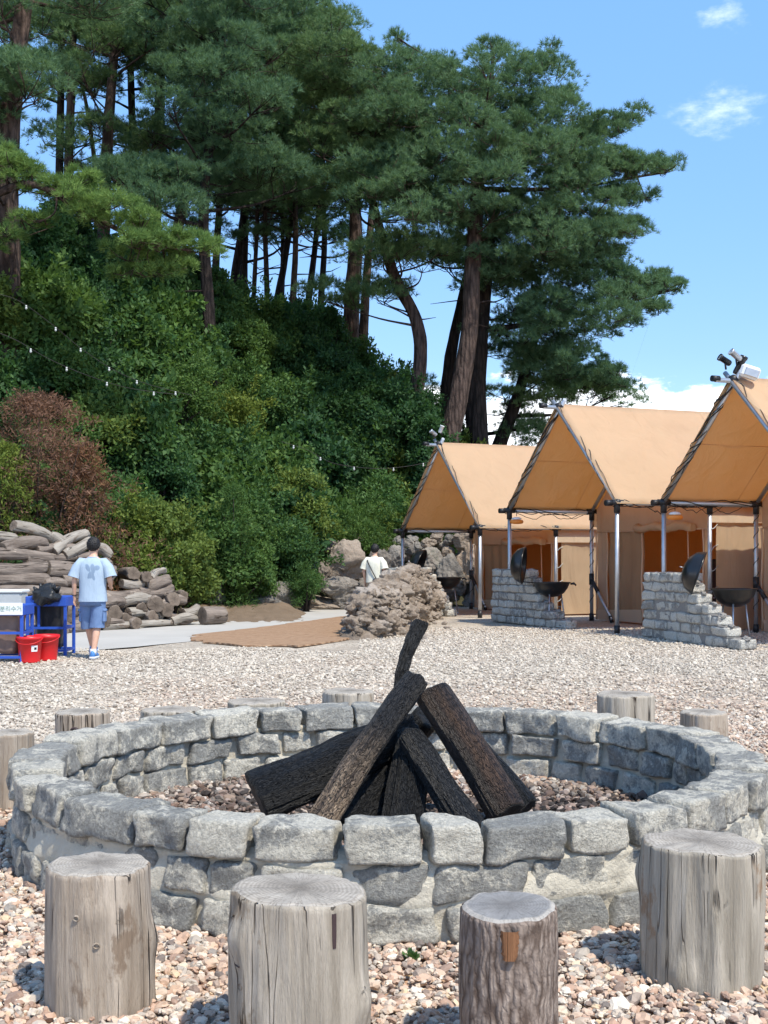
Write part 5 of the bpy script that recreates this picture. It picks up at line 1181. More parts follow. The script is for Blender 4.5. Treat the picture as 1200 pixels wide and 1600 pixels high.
# ---------------------------------------------------------------- people
def m_skin():
    m, nt = newmat('skin'); n = noi(nt, wpos(nt), 30, 4); finish(nt, mixc(nt, n, (.55, .32, .22), (.66, .41, .29)), .5, spec=.35); return m
def m_cloth(name, c0, c1, sc=4):
    m, nt = newmat(name); v = oc(nt); n = noi(nt, v, sc, 5, .6, .5); n2 = noi(nt, v, 90, 3); w = noi(nt, nd(nt, 'ShaderNodeMapping', {'Vector': v, 'Scale': (1, 1, .35)}).outputs[0], 7, 4)
    finish(nt, mixc(nt, n, c0, c1), .9, mth(nt, 'ADD', mth(nt, 'MULTIPLY', w, 1.5), mth(nt, 'MULTIPLY', n2, .1)), .6, .03, spec=.15); return m
def m_tee():
    m, nt = newmat('pale_blue_tee'); v = oc(nt); n = noi(nt, v, 4, 5, .6, .5); w = noi(nt, nd(nt, 'ShaderNodeMapping', {'Vector': v, 'Scale': (1, 1, .35)}).outputs[0], 7, 4)
    c = mixc(nt, n, (.31, .40, .50), (.39, .48, .58)); s = nd(nt, 'ShaderNodeSeparateXYZ', {0: v}); x_, y_, z_ = s.outputs
    nz = mth(nt, 'MULTIPLY', mth(nt, 'SUBTRACT', noi(nt, v, 22, 4), .5), .05)
    def blob(cx, cz, rx, rz, rot=0.0):
        dx = mth(nt, 'SUBTRACT', x_, cx); dz = mth(nt, 'SUBTRACT', z_, cz); ca, sa = math.cos(rot), math.sin(rot)
        a_ = mth(nt, 'ADD', mth(nt, 'MULTIPLY', dx, ca / rx), mth(nt, 'MULTIPLY', dz, sa / rx)); b_ = mth(nt, 'SUBTRACT', mth(nt, 'MULTIPLY', dz, ca / rz), mth(nt, 'MULTIPLY', dx, sa / rz))
        q = mth(nt, 'SQRT', mth(nt, 'ADD', mth(nt, 'MULTIPLY', a_, a_), mth(nt, 'MULTIPLY', b_, b_)))
        return nd(nt, 'ShaderNodeMapRange', {'Value': mth(nt, 'ADD', q, mth(nt, 'MULTIPLY', nz, 8.0)), 'From Min': .8, 'From Max': 1.1, 'To Min': 1, 'To Max': 0}).outputs[0]
    f = blob(.03, 1.32, .035, .075, .2)
    for a in ((-.045, 1.33, .03, .07, .5), (.085, 1.33, .045, .04, .2), (.0, 1.23, .045, .06, -.5), (.04, 1.19, .022, .045, .3), (-.03, 1.20, .02, .03, -.4)): f = mth(nt, 'MAXIMUM', f, blob(*a))
    f = mth(nt, 'MULTIPLY', f, nd(nt, 'ShaderNodeMapRange', {'Value': y_, 'From Min': 0.0, 'From Max': .02, 'To Min': 1, 'To Max': 0}).outputs[0])
    c = mixc(nt, mth(nt, 'MULTIPLY', f, .8), c, (.17, .24, .34)); finish(nt, c, .9, w, .6, .04, spec=.15); return m
M['skin'] = m_skin(); M['tee'] = m_tee(); M['cream'] = m_cloth('cream_tee', (.66, .64, .52), (.76, .74, .62)); M['denim'] = m_cloth('denim_blue', (.10, .17, .32), (.19, .28, .46), 14); M['khaki'] = m_cloth('khaki_cotton', (.36, .30, .22), (.44, .37, .28))
M['hair'] = simple('black_hair', (.012, .011, .011), .55, scale=60, bstr=.5); M['shoe'] = simple('blue_shoe', (.06, .20, .48), .5); M['sole'] = simple('white_sole', (.68, .70, .72), .6)
def skin_body(name, nodes, edges, root, parent, mat):
    names = list(nodes); ix = {n: i for i, n in enumerate(names)}
    me = bpy.data.meshes.new(name); me.from_pydata([nodes[n][0] for n in names], [(ix[a], ix[b]) for a, b in edges], []); me.materials.append(mat)
    o = bpy.data.objects.new(name, me); C.objects.link(o); o.parent = parent
    md = o.modifiers.new('skin', 'SKIN'); md.use_smooth_shade = True
    for i, n in enumerate(names):
        sv = me.skin_vertices[0].data[i]; r = nodes[n][1]; sv.radius = (r, r) if not hasattr(r, '__len__') else r; sv.use_root = (n == root)
    sb = o.modifiers.new('sub', 'SUBSURF'); sb.levels = sb.render_levels = 2
    return o
def hand(nodes, edges, side, wr, pr_, d, out, fwd):
    """wr wrist node name, d pointing down the hand, out = thumb side, fwd = palm normal"""
    d, out, fwd = Vector(d).normalized(), Vector(out).normalized(), Vector(fwd).normalized(); w = Vector(nodes[wr][0])
    pm = w + d * .045; nodes[side + 'palm'] = (pm, (.026, .017)); edges.append((wr, side + 'palm'))
    for k, (o_, L) in enumerate(((.028, .068), (.010, .078), (-.009, .072), (-.027, .056))):
        b_ = pm + d * .042 + out * o_; m_ = b_ + d * L * .5 + fwd * .008; t_ = b_ + d * L * .92 + fwd * .028
        for nm, p, r in (('b', b_, .0095), ('m', m_, .0085), ('t', t_, .0075)): nodes[f'{side}f{k}{nm}'] = (p, r)
        edges += [(side + 'palm', f'{side}f{k}b'), (f'{side}f{k}b', f'{side}f{k}m'), (f'{side}f{k}m', f'{side}f{k}t')]
    tb = pm - d * .01 + out * .034 + fwd * .01; tt = tb + (d * .8 + out * .35 + fwd * .3).normalized() * .052
    nodes[side + 'th0'] = (tb, .011); nodes[side + 'th1'] = (tt, .0085); edges += [(side + 'palm', side + 'th0'), (side + 'th0', side + 'th1')]
def ering(c, a_, b_, n=20, rot=0.0, sup=2.3, wob=0.0, seed=0):
    out = []
    for k in range(n):
        an = 2 * math.pi * k / n; cs, sn = math.cos(an), math.sin(an)
        x_ = math.copysign(abs(cs) ** (2 / sup), cs) * a_; y_ = math.copysign(abs(sn) ** (2 / sup), sn) * b_
        w = 1 + wob * mnoise.noise(Vector((cs * 2.5 + seed, sn * 2.5, c[2] * 9)))
        out.append(Vector((c[0] + (x_ * math.cos(rot) - y_ * math.sin(rot)) * w, c[1] + (x_ * math.sin(rot) + y_ * math.cos(rot)) * w, c[2])))
    return out
def person(loc, rz, label, shirt, shorts, pose, scale=1.0, bag=False, cargo=True, group=None):
    root = empty('person', loc, label, 'person', group, rz); root.scale = (scale,) * 3
    N = {'pelvis': ((0, 0, .93), (.13, .10)), 'waist': ((0, .005, 1.06), (.125, .09)), 'chest': ((0, .01, 1.28), (.145, .095)), 'neckb': ((0, .015, 1.43), (.075, .065)), 'neck': ((0, .03, 1.50), (.052, .054)),
         'jaw': ((0, .055, 1.565), (.058, .066)), 'head': ((0, .05, 1.635), (.072, .088)), 'crown': ((0, .04, 1.695), (.064, .078))}
    E = [('pelvis', 'waist'), ('waist', 'chest'), ('chest', 'neckb'), ('neckb', 'neck'), ('neck', 'jaw'), ('jaw', 'head'), ('head', 'crown')]
    N['nose'] = ((0, .145, 1.625), .012); E.append(('head', 'nose'))
    for sx, sd in ((-1, 'l'), (1, 'r')):
        N[sd + 'ear'] = ((sx * .082, .04, 1.63), (.012, .02)); E.append(('head', sd + 'ear'))
        sh, el, wr = pose[sd + 'arm']; N[sd + 'sh'] = (sh, .058); N[sd + 'el'] = (el, .038); N[sd + 'fa'] = (tuple(Vector(el).lerp(Vector(wr), .35)), .038); N[sd + 'wr'] = (wr, (.024, .022)); E += [('neckb', sd + 'sh'), (sd + 'sh', sd + 'el'), (sd + 'el', sd + 'fa'), (sd + 'fa', sd + 'wr')]
        hp, kn, an, to = pose[sd + 'leg']; N[sd + 'hip'] = (hp, .092); N[sd + 'kn'] = (kn, .056); N[sd + 'ca'] = (tuple(Vector(kn).lerp(Vector(an), .32) + Vector((0, -.012, 0))), .058); N[sd + 'an'] = (an, .037); N[sd + 'toe'] = (to, (.038, .025)); E += [('pelvis', sd + 'hip'), (sd + 'hip', sd + 'kn'), (sd + 'kn', sd + 'ca'), (sd + 'ca', sd + 'an'), (sd + 'an', sd + 'toe')]
        hd = pose.get(sd + 'hand', (0, .25, -1)); hand(N, E, sd, sd + 'wr', None, hd, (sx * -.25, .95, .1) if hd[2] < -.5 else (sx * -.6, 0, .8), (-sx, .2, 0) if hd[2] < -.5 else (-sx * .3, 0, -.8))
    skin_body('body', N, E, 'pelvis', root, M['skin'])
    # eyes and mouth
    for sx in (-1, 1):
        mb = MB(); v_, f_ = ICO[2]; mb.add([v * .011 + Vector((sx * .03, .128, 1.647)) for v in v_], f_); mb.build('eye', M['joint'], root)
    mb = MB(); mb.tube([(-.022, .125, 1.58), (0, .132, 1.578), (.022, .125, 1.58)], [.003, .006, .003], 6); mb.build('mouth', M['dark'], root)
    # hair cap
    mb = MB(); v_, f_ = ICO[4]; vs = []
    for v in v_:
        k = 1 + .10 * mnoise.noise(v * 8) + .12 * mnoise.noise(v * 24)
        p = Vector((v.x * .095 * k, v.y * .108 * k, v.z * .112 * k)) + Vector((0, .042, 1.672)); vs.append(p)
    keep = []
    for f in f_:
        c = sum((vs[i] for i in f), Vector()) / 3
        lim = 1.575 + .085 * max(0, min(1, (c.y - .0) / .07)) + .045 * max(0, (c.y - .07) / .05)
        if c.z > lim + .008 * mnoise.noise(c * 60): keep.append(f)
    mb.add(vs, keep); ho = mb.build('hair', M['hair'], root)
    # shirt
    mb = MB(); hem = pose.get('hem', .84)
    rings = [ering((0, -.005, hem), .205, .145, wob=.08), ering((0, 0, hem + .08), .20, .14, wob=.06), ering((0, .0, 1.05), .195, .13, wob=.05), ering((0, .005, 1.2), .20, .132, wob=.03), ering((0, .005, 1.33), .212, .13), ering((0, .005, 1.41), .195, .108), ering((0, .01, 1.455), .13, .088), ering((0, .02, 1.485), .072, .068)]
    mb.loft(rings, caps=False); mb.loft([rings[0], ering((0, 0, hem + .01), .19, .13)], caps=False)
    for sx, sd in ((-1, 'l'), (1, 'r')):
        sh, el, wr = [Vector(q) for q in pose[sd + 'arm']]; e2 = sh.lerp(el, .84)
        mb.tube([Vector((sx * .10, .01, 1.40)), sh + Vector((sx * -.03, 0, .005)), sh.lerp(el, .3) + Vector((sx * .01, 0, 0)), sh.lerp(el, .6) + Vector((sx * .015, 0, 0)), e2 + Vector((sx * .015, 0, 0))], [.07, .078, .085, .084, .092], 16, caps=False, wob=.15)
    mb.tube([(.074 * math.cos(t), .02 + .07 * math.sin(t), 1.487 + .0 * t) for t in np.linspace(0, 2 * math.pi, 25)], .007, 6); mb.build('t_shirt', shirt, root)
    # shorts
    mb = MB(); rings = [ering((0, .0, .78), .18, .135, sup=2.6), ering((0, 0, .88), .175, .13, sup=2.6), ering((0, 0, .98), .165, .12)]; mb.loft(rings)
    for sx, sd in ((-1, 'l'), (1, 'r')):
        hp, kn = Vector(pose[sd + 'leg'][0]), Vector(pose[sd + 'leg'][1]); hz_ = pose.get('shem', .46)
        t_ = (hp.z - hz_) / (hp.z - kn.z); e = hp.lerp(kn, t_)
        mb.tube([hp + Vector((-sx * .0, 0, .03)), hp.lerp(e, .35), hp.lerp(e, .7), e], [.105, .108, .102, .11], 18, caps=False, wob=.2)
        if cargo: mb.box(hp.lerp(e, .62) + Vector((sx * .095, -.01, 0)), (.05, .13, .17), bevel=.02); mb.box(hp.lerp(e, .4) + Vector((sx * .10, -.01, 0)), (.05, .135, .05), bevel=.015)
    mb.build('shorts', shorts, root)
    for sx, sd in ((-1, 'l'), (1, 'r')):
        an, to = Vector(pose[sd + 'leg'][2]), Vector(pose[sd + 'leg'][3]); f = (to - an); f.z = 0; f.normalize(); sq = Vector((f.y, -f.x, 0)); pit = pose.get(sd + 'pitch', 0.0)
        base = Vector((an.x, an.y, an.z - .075)); up = Vector((0, 0, 1)); Fd = (f * math.cos(pit) - up * math.sin(pit)).normalized(); Ud = (up * math.cos(pit) + f * math.sin(pit)).normalized()
        def SR(s_, w, h, z_=0.0): return [base + Fd * s_ + sq * (w * math.cos(t)) + Ud * (z_ + h * max(0, math.sin(t)) + .0) for t in np.linspace(0, 2 * math.pi, 15)[:-1]]
        sm = MB(); sm.loft([SR(-.075, .02, .05, .02), SR(-.065, .036, .085, .02), SR(-.02, .042, .10, .02), SR(.05, .045, .085, .02), SR(.12, .05, .062, .02), SR(.17, .042, .05, .02), SR(.195, .02, .03, .02)]); sh_ = sm.build('shoe', M['shoe'], root)
        sm = MB(); sm.loft([[base + Fd * s_ + sq * w * a_ + Ud * z_ for a_, z_ in ((-1, -.008), (1, -.008), (1.02, .026), (-1.02, .026))] for s_, w in ((-.085, .025), (-.07, .040), (0, .046), (.12, .054), (.18, .044), (.205, .02))]); sm.build('sole', M['sole'], sh_)
        sm = MB(); sm.tube([an + Vector((0, 0, -.02)), an + Vector((0, 0, .06))], [.05, .045], 12); sm.build('sock', M['sole'], root)
    if bag:
        mb = MB(); mb.tube([(-.17, -.055, 1.425), (-.115, -.125, 1.34), (-.03, -.155, 1.18), (.05, -.165, 1.04), (.10, -.17, .95)], .013, 8); mb.tube([(-.17, -.055, 1.43), (-.12, .10, 1.40), (0, .16, 1.2), (.14, .15, 1.02), (.2, .02, .93)], .013, 8)
        bg_ = mb.build('bag_strap', M['grate'], root)
        mb = MB(); mb.loft([ering((.10, -.19, .77), .05, .03), ering((.105, -.195, .80), .10, .05), ering((.11, -.195, .88), .115, .055), ering((.105, -.19, .95), .10, .05), ering((.10, -.185, .985), .05, .03)]); mb.build('shoulder_bag', M['bagcloth'], root)
    return root
M['bagcloth'] = simple('dark_bag_cloth', (.035, .035, .045), .7)
poseA = {'larm': ((-.185, 0, 1.405), (-.262, -.035, 1.15), (-.275, .02, .905)), 'rarm': ((.185, 0, 1.405), (.262, -.04, 1.15), (.225, .17, 1.03)), 'rhand': (-.2, .95, .15),
         'lleg': ((-.09, 0, .88), (-.085, .10, .50), (-.05, .20, .15), (-.05, .33, .115)), 'rleg': ((.085, 0, .88), (.07, .0, .49), (.03, -.10, .095), (.035, .03, .03)), 'lpitch': -.15}
person(G(145, 17.75, .0), .0, 'person seen from behind in a pale blue printed t-shirt, denim cargo shorts and blue sneakers', M['tee'], M['denim'], poseA)
poseB = {'larm': ((-.185, 0, 1.405), (-.25, -.02, 1.15), (-.235, .03, .905)), 'rarm': ((.185, 0, 1.405), (.25, -.05, 1.15), (.31, .02, .93)),
         'lleg': ((-.09, 0, .88), (-.095, .02, .50), (-.10, -.02, .095), (-.10, .11, .03)), 'rleg': ((.085, 0, .88), (.09, .06, .49), (.095, .06, .095), (.10, .19, .03)), 'hem': .88}
person(G(585, 28.4, .0), -.25, 'person standing behind the rubble heap in a cream t-shirt with a black shoulder bag', M['cream'], M['khaki'], poseB, bag=True, cargo=False)
mb = MB(); mb.tube([(-.275 + .03 * math.cos(t), .018 + .028 * math.sin(t), .93) for t in np.linspace(0, 6.283, 17)], .008, 6)
mb.v = [tuple(Vector(v)) for v in mb.v]; mb.build('wrist_watch', M['joint'], [o for o in C.objects if o.name.startswith('person') and o.location.x < -3][0])
# ---------------------------------------------------------------- vegetation
def unit(a): return a / np.maximum(1e-9, np.linalg.norm(a, axis=-1, keepdims=True))
def inpoly(px, py, poly):
    poly = np.asarray(poly, float); x0, y0 = poly[:, 0], poly[:, 1]; x1, y1 = np.roll(x0, -1), np.roll(y0, -1); c = np.zeros(len(px), bool)
    for a, b, c2, d in zip(x0, y0, x1, y1):
        hit = ((b > py) != (d > py)) & (px < (c2 - a) * (py - b) / (d - b + 1e-12) + a); c ^= hit
    return c
def needles(C_, axis, r, K=11, L=.19, W_=.017, spread=.85):
    """tufts of needles: C_ (n,3) tuft centres, axis (n,3)"""
    n = len(C_); d = unit(axis[:, None, :] + spread * unit(r.normal(size=(n, K, 3))))
    ln = L * r.uniform(.65, 1.15, (n, K, 1)); c = C_[:, None, :] + r.normal(0, .02, (n, K, 3))
    sd = unit(np.cross(d, r.normal(size=(n, K, 3)))) * W_ / 2
    V = np.stack([c - sd, c + sd, c + d * ln], 2).reshape(-1, 3)
    return V, np.arange(len(V)).reshape(-1, 3), np.repeat(r.uniform(0, 1, n), K * 3)
def pad_tufts(c, rx, rz, r, n):
    """tuft centres for one foliage pad: knobbly lobes on a flattened dome, dense on top"""
    nl = max(5, int(rx * rx * 11)); an = r.uniform(0, 2 * np.pi, nl); q = np.sqrt(r.uniform(0, 1, nl)); lc = np.stack([np.cos(an) * q * rx, np.sin(an) * q * rx, rz * (.75 * (1 - q ** 2)) + r.uniform(-.5, .45, nl) * rz], -1)
    lr = r.uniform(.24, .42, nl) * min(1.2, max(.7, rx))
    k = r.integers(0, nl, n); u = unit(r.normal(size=(n, 3))); u[:, 2] = np.where(u[:, 2] < -.35, -u[:, 2], u[:, 2])
    p = lc[k] + u * (lr[k] * r.uniform(.55, 1.05, n))[:, None] * np.array([1, 1, .75])
    ax = unit(u + np.array([0, 0, .45]) + unit(lc[k] + 1e-6) * .5)
    return p + c, ax, lc + c
def catmull(pts, rad, n=6):
    P_ = [Vector(p) for p in pts]; out = []; ro = []
    for i in range(len(P_) - 1):
        p0 = P_[max(i - 1, 0)]; p1 = P_[i]; p2 = P_[i + 1]; p3 = P_[min(i + 2, len(P_) - 1)]
        for k in range(n):
            t = k / n; out.append(.5 * ((2 * p1) + (p2 - p0) * t + (2 * p0 - 5 * p1 + 4 * p2 - p3) * t * t + (-p0 + 3 * p1 - 3 * p2 + p3) * t ** 3)); ro.append(rad[i] + (rad[i + 1] - rad[i]) * t)
    out.append(P_[-1]); ro.append(rad[-1]); return out, ro
def pine(trunk, polys, label, seed, mat='needle', tm='pinetrunk', dens=1.0, tuft=130, group='tall pines on the bank', limbs=True, rx=(.7, 1.3), nL=.19, dead=0, nW=.018, spine=None):
    """trunk: [(px,py,d,r)]; polys: [(outline in photo pixels at depth d, d, depth spread, number of pads)]"""
    r = np.random.default_rng(seed); rr = random.Random(seed)
    pts = [P(a, b, c) for a, b, c, _ in trunk]; rad = [q[3] for q in trunk]
    b0 = pts[0]; gz = groundz(b0.x, b0.y)
    if b0.z > gz - .2: pts.insert(0, Vector((b0.x, b0.y, gz - .4))); rad.insert(0, rad[0] * 1.12)
    root = empty('pine_tree', Vector((pts[0].x, pts[0].y, gz)), label, 'pine tree', group)
    tp, tr = catmull(pts, rad, 6); mb = MB(); mb.tube(tp, tr, 14, wob=.12)
    Cs = []; As = []; tips = []; padc = []
    for pl_ in polys:
        poly, d, dd, npad = pl_[:4]; prx = pl_[4] if len(pl_) > 4 else rx
        poly = np.asarray(poly, float); lo, hi = poly.min(0), poly.max(0); got = []; tries = 0
        while len(got) < npad * dens and tries < 6000:
            tries += 1; px, py = r.uniform(lo[0], hi[0]), r.uniform(lo[1], hi[1])
            if not inpoly(np.array([px]), np.array([py]), poly)[0]: continue
            dz = r.uniform(-dd, dd); md = (1.0 if tries < 3000 else .6) * min(1.0, prx[1] / 1.1)
            if all((px - a) ** 2 + ((py - b) * 1.8) ** 2 > (26 * 40 / d * md) ** 2 or abs(dz - c) > dd * .45 for a, b, c in got): got.append((px, py, dz))
        for px, py, dz in got: padc.append((P(px, py, d + dz), r.uniform(*prx)))
    tz = np.array([p.z for p in tp])
    if spine: sp, sr = catmull([P(*q[:3]) for q in spine], [q[3] for q in spine], 8); mb.tube(sp, sr, 8, wob=.15); tp, tr = sp, sr; tz = np.array([p.z for p in tp])
    padc.sort(key=lambda q: -min((Vector((t.x, t.y, 0)) - Vector((q[0].x, q[0].y, 0))).length for t in tp[::3]))
    hub = np.zeros((0, 3)); hubr = []
    for c, rx_ in padc:
        n = int(tuft * 1.65 * rx_ ** 1.5); p, ax, lc = pad_tufts(np.array(c), rx_, rx_ * .34, r, n); Cs.append(p); As.append(ax)
        if not limbs: continue
        # limb: leaves the trunk a little below the pad and sweeps out to it
        near = np.argmin(np.linalg.norm(hub - np.array(c), axis=1)) if len(hub) else -1
        hd = min((Vector((q.x, q.y, 0)) - Vector((c.x, c.y, 0))).length for q in tp[::3]); zt = c.z - .12 * hd - rr.uniform(.2, 1.0)
        i = int(np.argmin(abs(tz - min(zt, tz.max() - .3)))) if not spine else int(np.argmin([(q - c).length for q in tp])); s_ = tp[i]; e = c - Vector((0, 0, rx_ * .18)); m1 = s_.lerp(e, .45) + Vector((0, 0, -.07 * hd + rr.uniform(-.2, .2))) + Vector((rr.uniform(-.3, .3), rr.uniform(-.3, .3), 0))
        br = min(tr[i] * .45, .03 + .016 * hd)
        if near >= 0 and np.linalg.norm(hub[near] - np.array(c)) < min(3.6, hd * .85): s_ = Vector(hub[near]); br = min(hubr[near] * .8, .035); m1 = s_.lerp(e, .5) + Vector((0, 0, rr.uniform(-.12, .1)))
        lp, lr = catmull([s_, m1, e], [br, br * .6, br * .28], 5); mb.tube(lp, lr, 6, wob=.2); hub = np.concatenate([hub, np.array([tuple(q) for q in lp[3:]])]); hubr += lr[3:]
        for q in lc[:5]: mb.tube([lp[-3], (lp[-2] + Vector(q)) / 2 + Vector((0, 0, -.05)), Vector(q)], [br * .3, .013, .007], 4)
    for k in range(dead):
        i = rr.randrange(int(len(tp) * .15), int(len(tp) * .75)); an = rr.uniform(0, 6.28); L = rr.uniform(.5, 2.2); s_ = tp[i]; m1 = s_ + Vector((math.cos(an), math.sin(an), rr.uniform(-.2, .4))) * L * .5; mb.tube([s_, m1, m1 + Vector((math.cos(an + .5), math.sin(an + .5), rr.uniform(-.3, .5))) * L * .5], [.035, .022, .008], 5)
    wb(mb, 'trunk', M[tm], root)
    if Cs:
        C_ = np.concatenate(Cs); A_ = np.concatenate(As); V, Fx, at = needles(C_, A_, r, L=nL, W_=nW)
        V = V - np.array(root.location); o = npmesh('crown', V, Fx, M[mat], parent=root, attrs={'rnd': at})
    return root
# the big pine at the right and its neighbours
pine([(700, 700, 41, .36), (716, 625, 41, .33), (733, 520, 41, .30), (738, 430, 41, .28), (744, 330, 41.2, .24), (752, 230, 41.5, .18), (764, 150, 42, .11), (772, 80, 42, .04)],
     [([(590, 120), (612, 95), (650, 95), (700, 125), (742, 120), (770, 100), (800, 118), (836, 110), (862, 110), (872, 150), (875, 200), (870, 230), (860, 300), (700, 290), (590, 300), (575, 200)], 41.5, 3.0, 84), ([(612, 60), (632, 45), (640, 90), (615, 95)], 41.5, 1.0, 3, (.32, .42)), ([(640, 75), (690, 85), (700, 115), (650, 100)], 41.5, 1.0, 4, (.35, .5)), ([(758, 72), (776, 64), (792, 95), (755, 110)], 41.5, 1.0, 5, (.32, .45)), ([(800, 95), (872, 66), (880, 85), (862, 120), (810, 120)], 41.5, 1.2, 7, (.35, .5)), ([(860, 135), (895, 146), (890, 168), (862, 175)], 41.5, 1.0, 4, (.35, .5)),
      ([(850, 225), (900, 200), (930, 230), (935, 290), (925, 380), (880, 380), (850, 300)], 41.5, 2.2, 24), ([(890, 205), (910, 188), (950, 192), (1000, 174), (992, 196), (945, 212), (905, 222)], 41.5, .9, 17, (.38, .6)), ([(925, 240), (985, 248), (1062, 256), (1050, 270), (1000, 276), (935, 275)], 41.3, .9, 20, (.38, .62)), ([(930, 290), (1000, 298), (1022, 318), (985, 326), (930, 318)], 41.6, .8, 12, (.35, .55)), ([(920, 340), (985, 348), (1028, 352), (1000, 372), (930, 372)], 41.4, .9, 14, (.35, .55)), ([(900, 385), (985, 390), (980, 405), (905, 405)], 41.8, .9, 8, (.35, .5)),
      ([(580, 300), (680, 290), (860, 300), (880, 380), (820, 400), (800, 365), (720, 345), (640, 345), (600, 330)], 41, 2.6, 30)],
     'tallest pine at the right with a leaning sunlit trunk, standing behind the far tent', 1, tuft=150, dead=5)
pine([(746, 700, 43.5, .42), (744, 600, 43.5, .36), (752, 500, 43.5, .30), (762, 400, 43.5, .22), (775, 320, 43.5, .12)],
     [([(760, 380), (840, 340), (940, 380), (975, 425), (980, 480), (960, 520), (920, 540), (850, 520), (780, 470), (750, 430)], 43, 2.6, 56), ([(965, 418), (1010, 432), (1064, 444), (1050, 462), (985, 468)], 43, 1.0, 18, (.4, .65)), ([(965, 480), (1045, 474), (1020, 502), (975, 515)], 43, 1.0, 8, (.35, .55)),
      ([(770, 480), (860, 500), (920, 545), (940, 580), (930, 610), (880, 600), (800, 570), (765, 530)], 43.5, 2.2, 22), ([(930, 560), (985, 585), (1002, 602), (975, 622), (935, 615)], 43.5, 1.0, 8, (.35, .55))],
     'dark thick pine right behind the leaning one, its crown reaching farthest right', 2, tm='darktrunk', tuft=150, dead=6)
pine([(776, 712, 46, .27), (802, 640, 46, .24), (818, 590, 46, .2), (838, 520, 46, .14), (850, 470, 46, .07)],
     [([(820, 560), (900, 570), (935, 610), (990, 630), (870, 638), (830, 615)], 46, 2.0, 20), ([(790, 600), (850, 640), (868, 700), (800, 700), (770, 650)], 46.5, 1.8, 9), ([(620, 560), (700, 580), (760, 620), (740, 700), (640, 680)], 49, 1.5, 6)],
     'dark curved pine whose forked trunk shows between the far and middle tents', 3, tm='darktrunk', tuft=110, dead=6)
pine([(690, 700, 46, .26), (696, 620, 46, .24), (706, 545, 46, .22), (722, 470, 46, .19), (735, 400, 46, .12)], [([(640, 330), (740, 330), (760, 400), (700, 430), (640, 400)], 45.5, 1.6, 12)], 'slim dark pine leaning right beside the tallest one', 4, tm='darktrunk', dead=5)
pine([(649, 640, 42, .26), (657, 560, 42, .24), (650, 500, 42, .22), (622, 445, 42, .20), (602, 390, 42, .18), (583, 320, 42, .15), (560, 230, 42.5, .11), (540, 120, 43, .06)],
     [([(560, 85), (600, 100), (640, 200), (640, 250), (560, 260), (480, 240), (440, 150), (470, 60), (520, 40)], 42.5, 2.4, 48), ([(500, 280), (640, 260), (700, 340), (620, 340), (520, 330)], 41.5, 1.5, 16), ([(560, 385), (690, 380), (690, 410), (600, 425)], 41, 1.0, 9), ([(490, 455), (600, 450), (610, 475), (520, 480)], 42, .8, 6)],
     'pine with a trunk bent like an elbow left of the tallest pine', 5, dead=5)
# middle and left pines
pine([(548, 600, 48, .36), (549, 480, 48, .32), (556, 360, 48, .26), (545, 220, 48, .18), (520, 60, 48, .09)], [([(400, -60), (480, -60), (508, 10), (560, 90), (500, 170), (400, 160), (380, 60)], 45, 2.4, 50), ([(470, 200), (600, 200), (600, 300), (480, 290)], 47, 2, 16)], 'stout reddish double pine trunk at the middle of the bank', 6, dead=4)
pine([(566, 600, 48.6, .2), (570, 480, 48.6, .18), (580, 340, 48.6, .13), (585, 250, 48.6, .06)], [([(560, 220), (640, 230), (640, 290), (570, 280)], 49, 1.2, 7)], 'thin twin trunk growing beside the stout reddish pine', 7, dead=4)
MID = [(335, 540, 337, 420, 345, 250, 340, 40, .16, 'straight thin pine at the left end of the sunlit gap'), (362, 545, 366, 440, 380, 340, 395, 150, .20, 'thin pine leaning right at the left of the gap'), (378, 540, 380, 430, 383, 300, 380, 60, .21, 'straight reddish pine just right of the leaning one'),
       (417, 580, 417, 450, 414, 330, 420, 150, .12, 'slender bare stemmed pine in the sunlit gap'), (415, 600, 432, 480, 446, 400, 470, 240, .18, 'pine leaning to the right across the sunlit gap'), (436, 610, 440, 480, 442, 380, 440, 200, .13, 'thin pine behind the one leaning across the gap'),
       (455, 610, 457, 480, 462, 370, 458, 180, .15, 'dark straight pine at the middle of the gap'), (470, 620, 481, 480, 493, 380, 510, 200, .16, 'pine leaning right toward the stout reddish trunk'), (500, 620, 501, 480, 507, 370, 500, 220, .16, 'dark pine left of the stout reddish trunk'), (392, 560, 398, 430, 402, 320, 400, 100, .10, 'thinnest pine stem in the sunlit gap')]
for i, (a, b, c, d, e, f, g_, h, r_, lab) in enumerate(MID):
    D = 49 + (i % 3) * 2.0
    pine([(a, b, D, r_), (c, d, D, r_ * .93), (e, f, D, r_ * .75), (g_, h, D, r_ * .4)], [([(g_ - 95, h - 90), (g_ + 95, h - 100), (g_ + 110, h + 60), (g_ - 100, h + 70)], D, 2.0, 13), ([(e - 70, f - 60), (e + 70, f - 60), (e + 60, f - 10), (e - 60, f - 10)], D, 1.6, 3), ([(e - 90, 190), (e + 90, 190), (e + 90, 385), (e - 90, 375)], D, 2.0, 9)], lab, 30 + i, tm='darktrunk' if i % 3 else 'pinetrunk', tuft=105, dead=6)
